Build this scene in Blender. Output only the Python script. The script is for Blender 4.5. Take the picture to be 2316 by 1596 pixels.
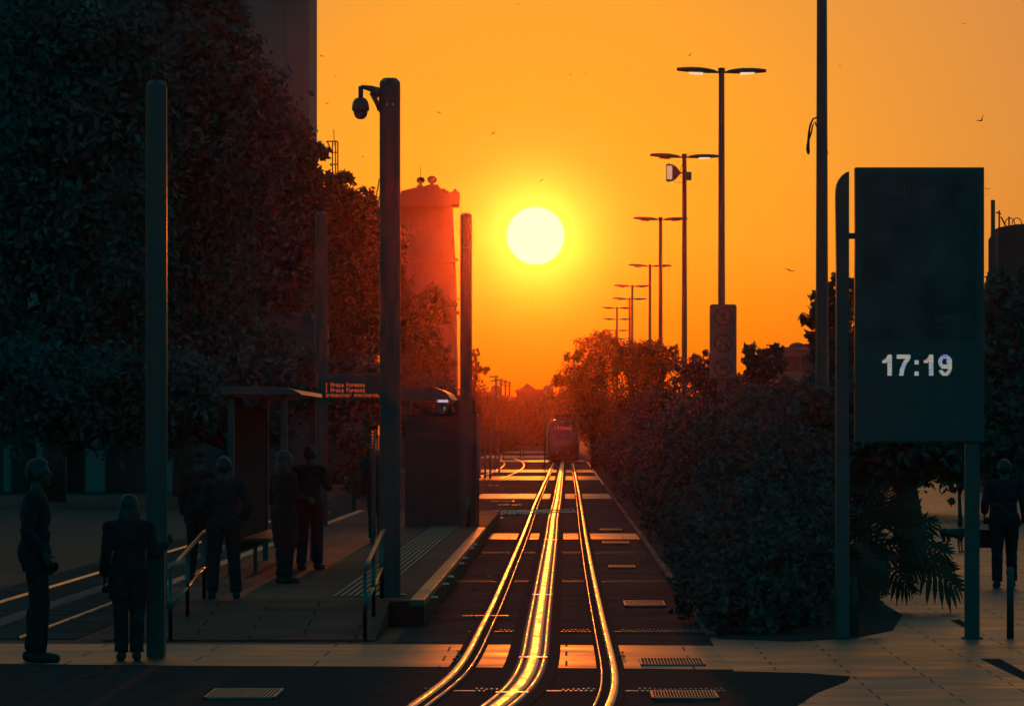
import bpy, math, random
import numpy as np
from mathutils import Vector, Matrix
from math import radians as R, sin, cos, pi

for o in list(bpy.data.objects): bpy.data.objects.remove(o)
S = bpy.context.scene
COL = S.collection
EYE = 2.13            # camera height
F = 12867.0           # focal length in photo pixels (2316 wide)
VX, VY = 1281.0, 978.0

# ------------------------------------------------------------------ camera
cd = bpy.data.cameras.new("camera"); cam = bpy.data.objects.new("camera", cd); COL.objects.link(cam)
cd.lens = 200; cd.sensor_width = 36; cd.shift_x = -123/2316; cd.shift_y = 180/2316
cd.clip_start = 0.5; cd.clip_end = 8000
cam.location = (0, 0, EYE); cam.rotation_euler = (R(90), 0, 0)
S.camera = cam

# ------------------------------------------------------------------ world
SUN_AZ, SUN_EL = R(-0.31), R(1.98)
sd = Vector((sin(SUN_AZ)*cos(SUN_EL), cos(SUN_AZ)*cos(SUN_EL), sin(SUN_EL)))
W = bpy.data.worlds.new("World"); S.world = W; W.use_nodes = True
nt = W.node_tree; nt.nodes.clear()
def N(t, **k):
    n = nt.nodes.new(t)
    for a, b in k.items(): setattr(n, a, b)
    return n
def L(a, b): nt.links.new(a, b)
def ramp(node, stops, interp='LINEAR'):
    cr = node.color_ramp; cr.interpolation = interp
    while len(cr.elements) < len(stops): cr.elements.new(0.5)
    for e, (p, c) in zip(cr.elements, stops):
        e.position = p; e.color = (c[0], c[1], c[2], 1)
tc = N('ShaderNodeTexCoord')
vn = N('ShaderNodeVectorMath', operation='NORMALIZE'); L(tc.outputs['Generated'], vn.inputs[0])
dist = N('ShaderNodeVectorMath', operation='DISTANCE'); L(vn.outputs[0], dist.inputs[0]); dist.inputs[1].default_value = sd
sep = N('ShaderNodeSeparateXYZ'); L(vn.outputs[0], sep.inputs[0])
mr = N('ShaderNodeMapRange'); L(dist.outputs['Value'], mr.inputs['Value']); mr.inputs['From Max'].default_value = 0.8
ra = N('ShaderNodeValToRGB'); L(mr.outputs[0], ra.inputs[0])
ramp(ra, [(t/0.8, c) for t, c in [
    (0.0050, (0.90, 0.26, 0.06)), (0.012, (0.91, 0.33, 0.030)), (0.024, (0.91, 0.38, 0.022)),
    (0.044, (0.935, 0.37, 0.025)), (0.066, (0.83, 0.32, 0.040)), (0.095, (0.70, 0.27, 0.050)),
    (0.16, (0.62, 0.24, 0.04)), (0.28, (0.42, 0.18, 0.035)), (0.45, (0.20, 0.10, 0.03)), (0.80, (0.0, 0.0, 0.0))]])
me_ = N('ShaderNodeMapRange'); L(sep.outputs['Z'], me_.inputs['Value']); me_.inputs['From Max'].default_value = 0.08
re_ = N('ShaderNodeValToRGB'); L(me_.outputs[0], re_.inputs[0])
ramp(re_, [(0.0, (0.86, 0.36, 0.03)), (0.10, (0.88, 0.42, 0.06)), (0.25, (0.97, 0.68, 0.28)), (0.42, (1, 0.94, 0.8)), (0.62, (1, 1, 1)), (1.0, (1, 1.0, 1.25))])
mul = N('ShaderNodeVectorMath', operation='MULTIPLY'); L(ra.outputs[0], mul.inputs[0]); L(re_.outputs[0], mul.inputs[1])
# the disc of the sun
md = N('ShaderNodeMapRange', interpolation_type='SMOOTHSTEP'); L(dist.outputs['Value'], md.inputs['Value'])
md.inputs['From Min'].default_value = 0.00520; md.inputs['From Max'].default_value = 0.00490
mixd = N('ShaderNodeMix', data_type='RGBA'); L(md.outputs[0], mixd.inputs['Factor']); L(mul.outputs[0], mixd.inputs['A'])
mixd.inputs['B'].default_value = (1.02, 0.92, 0.62, 1)
bg1 = N('ShaderNodeBackground'); L(mixd.outputs['Result'], bg1.inputs['Color']); bg1.inputs['Strength'].default_value = 1.0
# the dusk sky away from the sun: a low-sun sky, teal overhead and behind the camera
sky = N('ShaderNodeTexSky', sky_type='NISHITA'); sky.sun_disc = False
sky.sun_elevation = SUN_EL; sky.sun_rotation = SUN_AZ; sky.dust_density = 3.0; sky.ozone_density = 3.0
tint = N('ShaderNodeVectorMath', operation='MULTIPLY'); L(sky.outputs[0], tint.inputs[0]); tint.inputs[1].default_value = (0.0, 3.5, 2.7)
far = N('ShaderNodeMapRange', interpolation_type='SMOOTHSTEP'); L(dist.outputs['Value'], far.inputs['Value'])
far.inputs['From Min'].default_value = 0.25; far.inputs['From Max'].default_value = 0.9
SKY_STRENGTH = 0.12
fm = N('ShaderNodeMath', operation='MULTIPLY'); L(far.outputs[0], fm.inputs[0]); fm.inputs[1].default_value = SKY_STRENGTH
bg2 = N('ShaderNodeBackground'); L(tint.outputs[0], bg2.inputs['Color']); L(fm.outputs[0], bg2.inputs['Strength'])
add = N('ShaderNodeAddShader'); L(bg1.outputs[0], add.inputs[0]); L(bg2.outputs[0], add.inputs[1])
wo = N('ShaderNodeOutputWorld'); L(add.outputs[0], wo.inputs['Surface'])

# ------------------------------------------------------------------ sun
SUN_E = 0.25
sl = bpy.data.lights.new("sun", 'SUN'); sl.energy = SUN_E; sl.angle = R(0.53); sl.color = (1.0, 0.155, 0.009)
so = bpy.data.objects.new("sun", sl); COL.objects.link(so)
so.rotation_euler = sd.to_track_quat('Z', 'Y').to_euler()

S.view_settings.view_transform = 'Standard'; S.view_settings.look = 'None'
S.view_settings.exposure = 0; S.view_settings.gamma = 1
S.cycles.use_denoising = True
S.cycles.max_bounces = 6; S.cycles.volume_bounces = 0; S.cycles.transparent_max_bounces = 6
S.cycles.caustics_reflective = False; S.cycles.caustics_refractive = False
S.cycles.sample_clamp_direct = 0; S.cycles.sample_clamp_indirect = 3
HAZE_D, HAZE_G, HAZE_COL = 0.000056, 0.9915, (1.0, 0.40, 0.36)

# ------------------------------------------------------------------ helpers
def px(x, y, Z): return ((x-VX)/F*Z, Z, EYE-(y-VY)/F*Z)
def gz(y, h=0.0): return (EYE-h)*F/(y-VY)
def gp(x, y, h=0.0):
    Z = gz(y, h); return ((x-VX)/F*Z, Z, h)
rnd = random.Random(7)

class MB:
    def __init__(s): s.v = []; s.f = []
    def add(s, vs, fs):
        b = len(s.v); s.v += [tuple(v) for v in vs]; s.f += [tuple(i+b for i in f) for f in fs]; return s
    def box(s, x0, x1, y0, y1, z0, z1):
        return s.add([(x0,y0,z0),(x1,y0,z0),(x1,y1,z0),(x0,y1,z0),(x0,y0,z1),(x1,y0,z1),(x1,y1,z1),(x0,y1,z1)],
                     [(0,3,2,1),(4,5,6,7),(0,1,5,4),(1,2,6,5),(2,3,7,6),(3,0,4,7)])
    def tube(s, pts, rad, n=8, cap=True, flat=1.0):
        pts = [Vector(p) for p in pts]
        if not hasattr(rad, '__len__'): rad = [rad]*len(pts)
        vs = []; prev = None
        for i, p in enumerate(pts):
            d = (pts[min(i+1, len(pts)-1)]-pts[max(i-1, 0)]).normalized()
            if prev is None:
                up = Vector((0, 0, 1)) if abs(d.z) < 0.9 else Vector((1, 0, 0))
                a = d.cross(up).normalized()
            else:
                a = (prev - d*prev.dot(d)).normalized()
            prev = a; b = d.cross(a)
            for k in range(n):
                t = 2*pi*(k+0.5)/n
                vs.append(p + (a*cos(t) + b*sin(t)*flat)*rad[i])
        fs = []
        for i in range(len(pts)-1):
            for k in range(n):
                k2 = (k+1) % n
                fs.append((i*n+k, i*n+k2, (i+1)*n+k2, (i+1)*n+k))
        if cap:
            fs.append(tuple(range(n))[::-1]); fs.append(tuple((len(pts)-1)*n+k for k in range(n)))
        return s.add(vs, fs)
    def lathe(s, prof, c=(0,0,0), n=16):
        vs = []; fs = []
        for r, z in prof:
            for k in range(n):
                t = 2*pi*(k+0.5)/n; vs.append((c[0]+r*cos(t), c[1]+r*sin(t), c[2]+z))
        for i in range(len(prof)-1):
            for k in range(n):
                k2 = (k+1) % n; fs.append((i*n+k, i*n+k2, (i+1)*n+k2, (i+1)*n+k))
        fs.append(tuple(range(n))[::-1]); fs.append(tuple((len(prof)-1)*n+k for k in range(n)))
        return s.add(vs, fs)
    def prism(s, poly, a0, a1, axis='y'):
        """poly in (u,v); extruded along axis between a0 and a1"""
        n = len(poly)
        def m(u, v, a): return {'y': (u, a, v), 'x': (a, u, v), 'z': (u, v, a)}[axis]
        vs = [m(u, v, a0) for u, v in poly] + [m(u, v, a1) for u, v in poly]
        fs = [tuple(range(n)), tuple(range(2*n-1, n-1, -1))] + [(i, i+n, (i+1) % n+n, (i+1) % n) for i in range(n)]
        return s.add(vs, fs)
    def ell(s, c, r, n=12, m=8):
        prof = [(max(1e-4, sin(pi*i/m)), -cos(pi*i/m)) for i in range(m+1)]
        vs = []; fs = []
        for a, z in prof:
            for k in range(n):
                t = 2*pi*k/n; vs.append((c[0]+r[0]*a*cos(t), c[1]+r[1]*a*sin(t), c[2]+r[2]*z))
        for i in range(m):
            for k in range(n):
                k2 = (k+1) % n; fs.append((i*n+k, i*n+k2, (i+1)*n+k2, (i+1)*n+k))
        return s.add(vs, fs)
    def sheet(s, poly, z):
        return s.add([(x, y, z) for x, y in poly], [tuple(range(len(poly)))])

def link_mesh(name, me, m, parent=None, smooth=False):
    o = bpy.data.objects.new(name, me); COL.objects.link(o)
    if m is not None: me.materials.append(m)
    if smooth and len(me.polygons): me.polygons.foreach_set('use_smooth', [True]*len(me.polygons))
    if parent is not None: o.parent = parent
    return o
def build(name, mb, m, parent=None, smooth=False, bevel=0, fixn=True):
    me = bpy.data.meshes.new(name)
    off = Vector(parent['_loc']) if parent is not None and '_loc' in parent else Vector((0, 0, 0))
    me.from_pydata([(v[0]-off.x, v[1]-off.y, v[2]-off.z) for v in mb.v], [], mb.f); me.validate()
    if fixn:
        import bmesh
        bm = bmesh.new(); bm.from_mesh(me); bmesh.ops.recalc_face_normals(bm, faces=bm.faces); bm.to_mesh(me); bm.free()
    o = link_mesh(name, me, m, parent, smooth)
    if bevel:
        b = o.modifiers.new('bevel', 'BEVEL'); b.width = bevel; b.segments = 2; b.limit_method = 'ANGLE'
    return o
def tag(o, label, cat, group=None):
    o['label'] = label; o['category'] = cat
    if group: o['group'] = group
    return o
def struct(o, kind='structure'):
    o['kind'] = kind; return o
def thing(name, label, cat, loc, group=None):
    """an Empty at the base; its parts are given in world coordinates"""
    o = bpy.data.objects.new(name, None); COL.objects.link(o); o.location = loc
    o['_loc'] = [float(c) for c in loc]
    return tag(o, label, cat, group)
def copy_tree(o, parent=None):
    c = o.copy(); COL.objects.link(c)
    if parent is not None: c.parent = parent
    for ch in list(o.children): copy_tree(ch, c)
    return c

# ------------------------------------------------------------------ materials
def mat(name, col, rough=0.7, metal=0.0, spec=0.5, var=0.25, scale=6.0, bump=0.0, bscale=None, stretch=(1,1,1), rvar=0.0):
    m = bpy.data.materials.new(name); m.use_nodes = True
    t = m.node_tree; b = t.nodes['Principled BSDF']
    b.inputs['Roughness'].default_value = rough; b.inputs['Metallic'].default_value = metal
    b.inputs['Specular IOR Level'].default_value = spec
    co = t.nodes.new('ShaderNodeTexCoord'); mp = t.nodes.new('ShaderNodeMapping'); mp.inputs['Scale'].default_value = stretch
    t.links.new(co.outputs['Object'], mp.inputs[0])
    no = t.nodes.new('ShaderNodeTexNoise'); no.inputs['Scale'].default_value = scale; no.inputs['Detail'].default_value = 5
    t.links.new(mp.outputs[0], no.inputs['Vector'])
    cr = t.nodes.new('ShaderNodeValToRGB')
    ramp(cr, [(0.3, [max(0, c*(1-var)) for c in col]), (0.7, [min(1, c*(1+var)) for c in col])])
    t.links.new(no.outputs['Fac'], cr.inputs[0]); t.links.new(cr.outputs[0], b.inputs['Base Color'])
    if rvar:
        rr = t.nodes.new('ShaderNodeMapRange'); rr.inputs['From Min'].default_value = .3; rr.inputs['From Max'].default_value = .7
        rr.inputs['To Min'].default_value = max(.03, rough-rvar); rr.inputs['To Max'].default_value = min(1, rough+rvar)
        t.links.new(no.outputs['Fac'], rr.inputs['Value']); t.links.new(rr.outputs[0], b.inputs['Roughness'])
    if bump:
        n2 = t.nodes.new('ShaderNodeTexNoise'); n2.inputs['Scale'].default_value = bscale or scale*4; n2.inputs['Detail'].default_value = 4
        t.links.new(mp.outputs[0], n2.inputs['Vector'])
        bp = t.nodes.new('ShaderNodeBump'); bp.inputs['Strength'].default_value = bump; bp.inputs['Distance'].default_value = 0.02
        t.links.new(n2.outputs['Fac'], bp.inputs['Height']); t.links.new(bp.outputs[0], b.inputs['Normal'])
    return m
def paver(name, col, rough, bw, bh, var=0.25, mortar=0.012, bump=0.25, spec=0.5, rvar=0.12):
    m = bpy.data.materials.new(name); m.use_nodes = True
    t = m.node_tree; b = t.nodes['Principled BSDF']; b.inputs['Specular IOR Level'].default_value = spec
    co = t.nodes.new('ShaderNodeTexCoord')
    br = t.nodes.new('ShaderNodeTexBrick'); br.inputs['Scale'].default_value = 1
    br.inputs['Brick Width'].default_value = bw; br.inputs['Row Height'].default_value = bh; br.inputs['Mortar Size'].default_value = mortar
    br.inputs['Color1'].default_value = [*[c*(1-var) for c in col], 1]; br.inputs['Color2'].default_value = [*[c*(1+var) for c in col], 1]
    br.inputs['Mortar'].default_value = [*[c*0.25 for c in col], 1]
    t.links.new(co.outputs['Object'], br.inputs['Vector'])
    no = t.nodes.new('ShaderNodeTexNoise'); no.inputs['Scale'].default_value = 0.9; no.inputs['Detail'].default_value = 7
    t.links.new(co.outputs['Object'], no.inputs['Vector'])
    mx = t.nodes.new('ShaderNodeMix'); mx.data_type = 'RGBA'; mx.blend_type = 'MULTIPLY'; mx.inputs['Factor'].default_value = 0.7
    cr = t.nodes.new('ShaderNodeValToRGB'); ramp(cr, [(0.3, (.45,.45,.45)), (0.7, (1.2,1.2,1.2))])
    t.links.new(no.outputs['Fac'], cr.inputs[0]); t.links.new(br.outputs['Color'], mx.inputs['A']); t.links.new(cr.outputs[0], mx.inputs['B'])
    t.links.new(mx.outputs['Result'], b.inputs['Base Color'])
    rr = t.nodes.new('ShaderNodeMapRange'); rr.inputs['From Min'].default_value = .3; rr.inputs['From Max'].default_value = .7
    rr.inputs['To Min'].default_value = rough-rvar; rr.inputs['To Max'].default_value = rough+rvar
    t.links.new(no.outputs['Fac'], rr.inputs['Value'])
    ad = t.nodes.new('ShaderNodeMath'); ad.operation = 'MULTIPLY_ADD'; ad.inputs[1].default_value = 0.5
    t.links.new(br.outputs['Fac'], ad.inputs[0]); t.links.new(rr.outputs[0], ad.inputs[2]); t.links.new(ad.outputs[0], b.inputs['Roughness'])
    n2 = t.nodes.new('ShaderNodeTexNoise'); n2.inputs['Scale'].default_value = 9; n2.inputs['Detail'].default_value = 4
    t.links.new(co.outputs['Object'], n2.inputs['Vector'])
    sb = t.nodes.new('ShaderNodeMath'); sb.operation = 'SUBTRACT'; t.links.new(n2.outputs['Fac'], sb.inputs[0]); t.links.new(br.outputs['Fac'], sb.inputs[1])
    bp = t.nodes.new('ShaderNodeBump'); bp.inputs['Strength'].default_value = bump; bp.inputs['Distance'].default_value = 0.006
    t.links.new(sb.outputs[0], bp.inputs['Height']); t.links.new(bp.outputs[0], b.inputs['Normal'])
    return m
def glow(name, col, strength, stripes=0.0, axis='Z', hues=False, base=(0.02,0.02,0.02)):
    m = bpy.data.materials.new(name); m.use_nodes = True
    t = m.node_tree; b = t.nodes['Principled BSDF']
    b.inputs['Base Color'].default_value = (*base, 1); b.inputs['Emission Color'].default_value = (*col, 1)
    b.inputs['Emission Strength'].default_value = strength
    co = t.nodes.new('ShaderNodeTexCoord')
    if stripes:
        wv = t.nodes.new('ShaderNodeTexWave'); wv.wave_type = 'BANDS'; wv.bands_direction = axis; wv.inputs['Scale'].default_value = stripes
        t.links.new(co.outputs['Object'], wv.inputs['Vector'])
        rr = t.nodes.new('ShaderNodeMapRange'); rr.inputs['From Min'].default_value = .12; rr.inputs['From Max'].default_value = .3
        rr.inputs['To Min'].default_value = strength*0.25; rr.inputs['To Max'].default_value = strength
        t.links.new(wv.outputs['Fac'], rr.inputs['Value']); t.links.new(rr.outputs[0], b.inputs['Emission Strength'])
    if hues:
        no = t.nodes.new('ShaderNodeTexNoise'); no.inputs['Scale'].default_value = 7
        t.links.new(co.outputs['Object'], no.inputs['Vector'])
        cr = t.nodes.new('ShaderNodeValToRGB'); ramp(cr, [(0.30, (.40,.32,.85)), (0.44, (.42,.60,.70)), (0.54, (.72,.68,.58)), (0.70, (.68,.52,.40))])
        t.links.new(no.outputs['Fac'], cr.inputs[0]); t.links.new(cr.outputs[0], b.inputs['Emission Color'])
    return m
M = {}
M['asphalt'] = mat('asphalt', (.035,.031,.03), .95, 0, .03, .35, 3, .6, 40, rvar=.03)
M['trackbed'] = mat('track_bed', (.05,.042,.038), .95, 0, .035, .45, 1.2, .6, 30, stretch=(.4,1,1))
M['ground'] = paver('ground_paving', (.042,.030,.025), .74, 1.1, .55, .3, spec=.14)
M['plaza'] = paver('plaza_paving', (.12,.07,.045), .40, 1.25, .62, .18, .01, .35, spec=.75)
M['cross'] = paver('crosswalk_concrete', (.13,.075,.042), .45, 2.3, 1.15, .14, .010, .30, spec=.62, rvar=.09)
M['soil'] = mat('soil', (.04,.035,.03), 1, 0, .05, .4, 4, .8, 20)
M['rail'] = mat('rail_steel', (.50,.46,.44), .31, 1.0, .5, .45, 2.0, .10, 6, stretch=(5,.35,1), rvar=.15)
M['power'] = mat('power_strip_steel', (.62,.55,.48), .34, 1.0, .5, .45, 1.4, .12, 5, stretch=(5,.7,1), rvar=.14)
M['edgecon'] = mat('edge_concrete', (.10,.07,.06), .75, 0, .14, .35, 1.5, .4, 25, stretch=(1,.4,1))
M['iron'] = mat('cast_iron', (.18,.17,.16), .42, 1.0, .5, .3, 6, .3)
M['concrete'] = mat('pillar_concrete', (.038,.035,.033), .38, 0, .5, .18, 3, .15)
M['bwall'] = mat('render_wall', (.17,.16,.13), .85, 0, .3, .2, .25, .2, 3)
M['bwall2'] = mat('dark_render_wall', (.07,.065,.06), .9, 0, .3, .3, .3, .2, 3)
M['stone'] = mat('old_stone', (.10,.08,.07), .9, 0, .3, .25, .4, .3, 4)
M['glassdark'] = mat('window_glass', (.04,.04,.04), .75, 0, .5, .1)
M['panel'] = mat('opaque_panel', (.035,.035,.035), 1.0, 0, .02, .1)
M['roof'] = mat('roof_tiles', (.14,.09,.07), .85, 0, .3, .3, 1, .4, 12)
M['steelpaint'] = mat('grey_painted_steel', (.040,.038,.037), .40, 0, .5, .15, 5)
M['blacksteel'] = mat('black_painted_steel', (.042,.042,.042), .42, 0, .5, .2, 5)
M['polish'] = mat('brushed_steel', (.10,.09,.085), .34, 1, .5, .15, 8)
M['louvre'] = mat('louvre_metal', (.06,.055,.05), .85, 0, .08, .15, 4)
M['tram'] = mat('tram_paint', (.03,.027,.026), .25, 0, .5, .1, 2)
M['tramdark'] = mat('tram_glass', (.03,.03,.03), .08, 0, .5, .1, 2)
M['rubber'] = mat('rubber', (.03,.03,.03), .8)
M['bark'] = mat('bark', (.07,.055,.045), .95, 0, .1, .4, 5, .7, 20)
M['signface'] = mat('sign_face', (.10,.085,.08), .6, 0, .4, .08)
M['signred'] = mat('sign_red', (.06,.02,.02), .6, 0, .4, .08)
M['signblack'] = mat('sign_black', (.04,.03,.03), .6, 0, .4, .08)
M['poster'] = mat('poster_print', (.058,.050,.047), .5, 0, .3, .55, 2.2)
M['postertext'] = mat('poster_lettering', (.115,.085,.075), .5, 0, .3, .1)
M['yellow'] = mat('tactile_paving', (.14,.11,.06), .6, 0, .4, .2)
M['stud'] = mat('stud_metal', (.6,.55,.5), .35, 1, .5, .1)
M['bird'] = mat('bird_feathers', (.03,.03,.03), .9)
M['fur'] = mat('dog_fur', (.06,.05,.045), .95, 0, .1, .4, 14)
M['skin'] = mat('skin', (.05,.03,.023), .55, 0, .4, .1)
M['hair'] = mat('hair', (.03,.02,.018), .55, 0, .4, .3, 30)
for k, c in dict(navy=(.019,.020,.024), charcoal=(.021,.021,.021), denim=(.021,.023,.028), maroon=(.028,.018,.018), grey=(.028,.028,.028), olive=(.025,.025,.021)).items():
    M[k] = mat(k+'_cloth', c, .9, 0, .15, .2, 12)
M['leather'] = mat('black_leather', (.025,.022,.02), .9)
M['dryleaf'] = mat('dry_leaf', (.35,.22,.12), .6)
def leafmat(name, col):
    m = mat(name, col, .85, 0, .06, .30, .8)
    return m
M['leafdark'] = leafmat('leaves_dark', (.052,.092,.082))
M['leafmid'] = leafmat('leaves_mid', (.07,.085,.05))
M['leafhedge'] = leafmat('leaves_hedge', (.055,.088,.078))
M['frond'] = leafmat('frond_leaves', (.045,.06,.04))
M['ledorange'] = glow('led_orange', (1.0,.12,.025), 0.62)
M['ledred'] = glow('led_red', (1.0,.09,.03), 0.6)
M['ledwhite'] = glow('led_white', (.80,.72,.95), 0.75)
M['clock'] = glow('clock_led', (.8,.75,.75), 0.56, 0, 'Z', True)
M['tail'] = glow('tail_lamp', (.9,.02,.10), 0.12)
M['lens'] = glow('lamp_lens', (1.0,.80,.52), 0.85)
M['floodsun'] = glow('floodlight_sun_glow', (.85,.58,.33), 0.50)  # emission put in for sunlight caught in the floodlight's glass

# ------------------------------------------------------------------ ground
struct(build('ground', MB().sheet([(-900,-60),(900,-60),(900,4200),(-900,4200)], 0.0), M['ground']))
struct(build('track_bed', MB().sheet([(-1.75,10),(1.52,10),(1.52,820),(-1.75,820)], 0.004), M['trackbed']))
struct(build('track_bed', MB().sheet([(-7.0,137),(-1.752,137),(-1.752,620),(-12,620)], 0.004), M['trackbed']))
# dark roadway in front of the crossing; its kerb line swings away to the right
road = [(-60,20),(2.3,20)] + [gp(x, y)[:2] for x, y in [(1783,1610),(1848,1566),(1915,1540),(1925,1528),(1820,1520),(1660,1516),(1480,1513),(1000,1509),(400,1506),(0,1502)]] + [(-60,52)]
struct(build('road', MB().sheet(road, 0.008), M['asphalt']))
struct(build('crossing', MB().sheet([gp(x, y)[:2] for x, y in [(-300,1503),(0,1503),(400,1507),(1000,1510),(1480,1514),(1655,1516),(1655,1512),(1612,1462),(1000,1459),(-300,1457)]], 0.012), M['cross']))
plaza = [(1.475,58.6),(1.475,57.2)] + [gp(x, y)[:2] for x, y in [(1614,1464),(1660,1519),(1820,1523),(1925,1531),(1915,1543),(1848,1569),(1783,1612)]] + [(2.6,18),(60,18),(60,420),(1.475,420)]
struct(build('plaza_pavement', MB().sheet(plaza, 0.010), M['plaza']))
struct(build('left_track_bed', MB().sheet([(-7.7,58.5),(-5.05,58.5),(-5.05,330),(-7.7,330)], 0.006), M['trackbed']))
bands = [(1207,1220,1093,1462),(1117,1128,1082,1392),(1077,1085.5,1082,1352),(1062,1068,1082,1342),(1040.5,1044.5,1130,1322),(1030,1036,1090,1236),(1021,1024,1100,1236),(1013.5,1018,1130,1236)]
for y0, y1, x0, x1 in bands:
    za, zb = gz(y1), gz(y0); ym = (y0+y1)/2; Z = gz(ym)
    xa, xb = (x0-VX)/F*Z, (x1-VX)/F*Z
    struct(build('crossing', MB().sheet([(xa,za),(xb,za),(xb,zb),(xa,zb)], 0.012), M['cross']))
struct(build('flower_bed', MB().sheet([(1.56,58.6),(2.3,57.8),(3.0,58.8),(3.5,61),(3.9,66),(4.0,80),(4.0,440),(1.56,440)], 0.018), M['soil']))
# kerb stones along the planted bed
kb = MB()
y = 59.0
while y < 230:
    kb.box(1.47, 1.56, y, y+0.98, 0.0, 0.055+rnd.uniform(-.012,.012)); y += 1.0
tag(build('kerb', kb, M['edgecon'], bevel=.008), 'low broken kerb of grey stones between the tram track and the planted bed', 'kerb')

# ------------------------------------------------------------------ rails
LEFT = [(-1.60,36),(-1.30,41),(-1.169,44.8),(-1.074,46.7),(-.977,50.1),(-.938,54.6),(-.924,60.6),(-.902,69.9),(-.894,87.8),(-.89,116),(-.905,136),(-.935,165),(-.93,208),(-.92,311),(-.92,470),(-.92,820)]
MID = [(-.95,36),(-.70,41),(-.52,44.4),(-.388,47.1),(-.325,50.6),(-.305,54.6),(-.311,60.6),(-.311,82),(-.31,118),(-.33,140),(-.29,175),(-.285,298),(-.28,470),(-.28,820)]
RIGHT = [(-.15,34),(.20,40),(.335,44),(.395,46.2),(.425,48.8),(.435,52),(.428,56),(.42,62),(.412,70),(.40,88),(.40,117),(.42,150),(.45,208),(.46,311),(.46,470),(.46,820)]
def resample(pts, step=0.7):
    P = np.array(pts, float); ys = [P[0,1]]
    while ys[-1] < P[-1,1]: ys.append(ys[-1]+max(step, ys[-1]*0.012))
    ys = np.array(ys); xs = np.interp(ys, P[:,1], P[:,0])
    k = np.array([1,2,3,4,3,2,1], float); k /= k.sum()
    for _ in range(2):
        xp = np.concatenate([[xs[0]]*3, xs, [xs[-1]]*3]); xs = np.convolve(xp, k, 'valid')
    return list(zip(xs, ys))
def ribbon(pts, o0, o1, z, mb=None, crown=0.0, thick=0.02, n=4):
    mb = mb or MB(); vs = []; fs = []
    for i, (x, y) in enumerate(pts):
        for k in range(n+1):
            t = k/n; vs.append((x+o0+(o1-o0)*t, y, z+crown*(1-(2*t-1)**2)-(thick if k in (0, n) else 0)))
    for i in range(len(pts)-1):
        for k in range(n): fs.append((i*(n+1)+k, i*(n+1)+k+1, (i+1)*(n+1)+k+1, (i+1)*(n+1)+k))
    return mb.add(vs, fs)
LR, MR, RR = resample(LEFT), resample(MID), resample(RIGHT)
struct(build('track_bed', ribbon(LR, -.10, .15, .0150, None, 0, .002, 2), M['asphalt'], fixn=False))
struct(build('track_bed', ribbon(RR, -.16, .09, .0150, None, 0, .002, 2), M['asphalt'], fixn=False))
struct(build('track_bed', ribbon(MR, -.25, .25, .0145, None, 0, .002, 2), M['asphalt'], fixn=False))
def rail(pts, label, side):
    t = thing('tram_rail', label, 'rail', (pts[0][0], pts[0][1], 0), 'steel tram rails')
    build('rail_head', ribbon(pts, -.045, .035, .030, None, .0025, .03, 6), M['rail'], t, True, fixn=False)
    s = (.095, .118) if side > 0 else (-.128, -.105)
    build('groove_lip', ribbon(pts, s[0], s[1], .026, None, .003, .024, 4), M['rail'], t, True, fixn=False)
    return t
rail(LR, 'left steel rail of the track the tram stands on, sunlit, curving left in front', 1)
rail(RR, 'right steel rail of the track the tram stands on, running beside the planted bed', -1)
t = thing('power_strip', 'broad glowing steel power strip down the middle of the track, brightest at the crossing', 'power strip', (MR[0][0], MR[0][1], 0))
build('centre_plate', ribbon(MR, -.072, .072, .026, None, .003, .02, 6), M['power'], t, True, fixn=False)
build('side_plate', ribbon(MR, -.128, -.078, .024, None, .001, .02, 4), M['power'], t, True, fixn=False)
build('side_plate', ribbon(MR, .078, .128, .024, None, .001, .02, 4), M['power'], t, True, fixn=False)
build('edge_slab', ribbon(MR, -.215, .215, .017, None, .0, .012, 4), M['edgecon'], t, False, fixn=False)
for yy in (46.2, 53.4, 74, 112, 147):
    xx = np.interp(yy, [p[1] for p in MR], [p[0] for p in MR]); build('joint_cover', MB().box(xx-.132, xx+.132, yy-.07, yy+.07, .018, .0295), M['power'], t)
for X, lab, w in ((-7.07, 'far left rail of the empty track beyond the platform, lit orange', .022), (-5.63, 'near rail of the empty track beside the platform edge', .011)):
    pts = [(X, 58.5+i*3) for i in range(32)]
    t = thing('tram_rail', lab, 'rail', (X, 58.5, 0), 'steel tram rails')
    build('rail_head', ribbon(pts, -w, w, .030, None, .006, .03, 6), M['rail'], t, True, fixn=False)
pts = [(-6.35, 58.5+i*3) for i in range(32)]
tag(build('power_strip', ribbon(pts, -.13, .13, .022, None, .004, .02, 6), M['edgecon'], None, True, fixn=False), 'dull steel power strip in the middle of the empty left track', 'power strip')
# branch rails crossing to the left beyond the louvred kiosk
for i, (ya, yb, xb) in enumerate(((1159, 1155, 1300), (1163, 1157, 1250), (1167, 1159.5, 1348/1.0))):
    a = gp(1074, ya); b = gp(min(xb, 1302), yb)
    mb = MB(); mb.tube([(a[0],a[1],.03),(b[0],b[1],.03)], .022, 6)
    tag(build('drain_channel', mb, M['rail']), ['thin lit metal channel crossing the track past the kiosk, farthest of three', 'thin lit metal channel crossing the track past the kiosk, middle of three', 'thin lit metal channel crossing the track past the kiosk, nearest of three'][i], 'drain channel', 'metal channels across the track')
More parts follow.
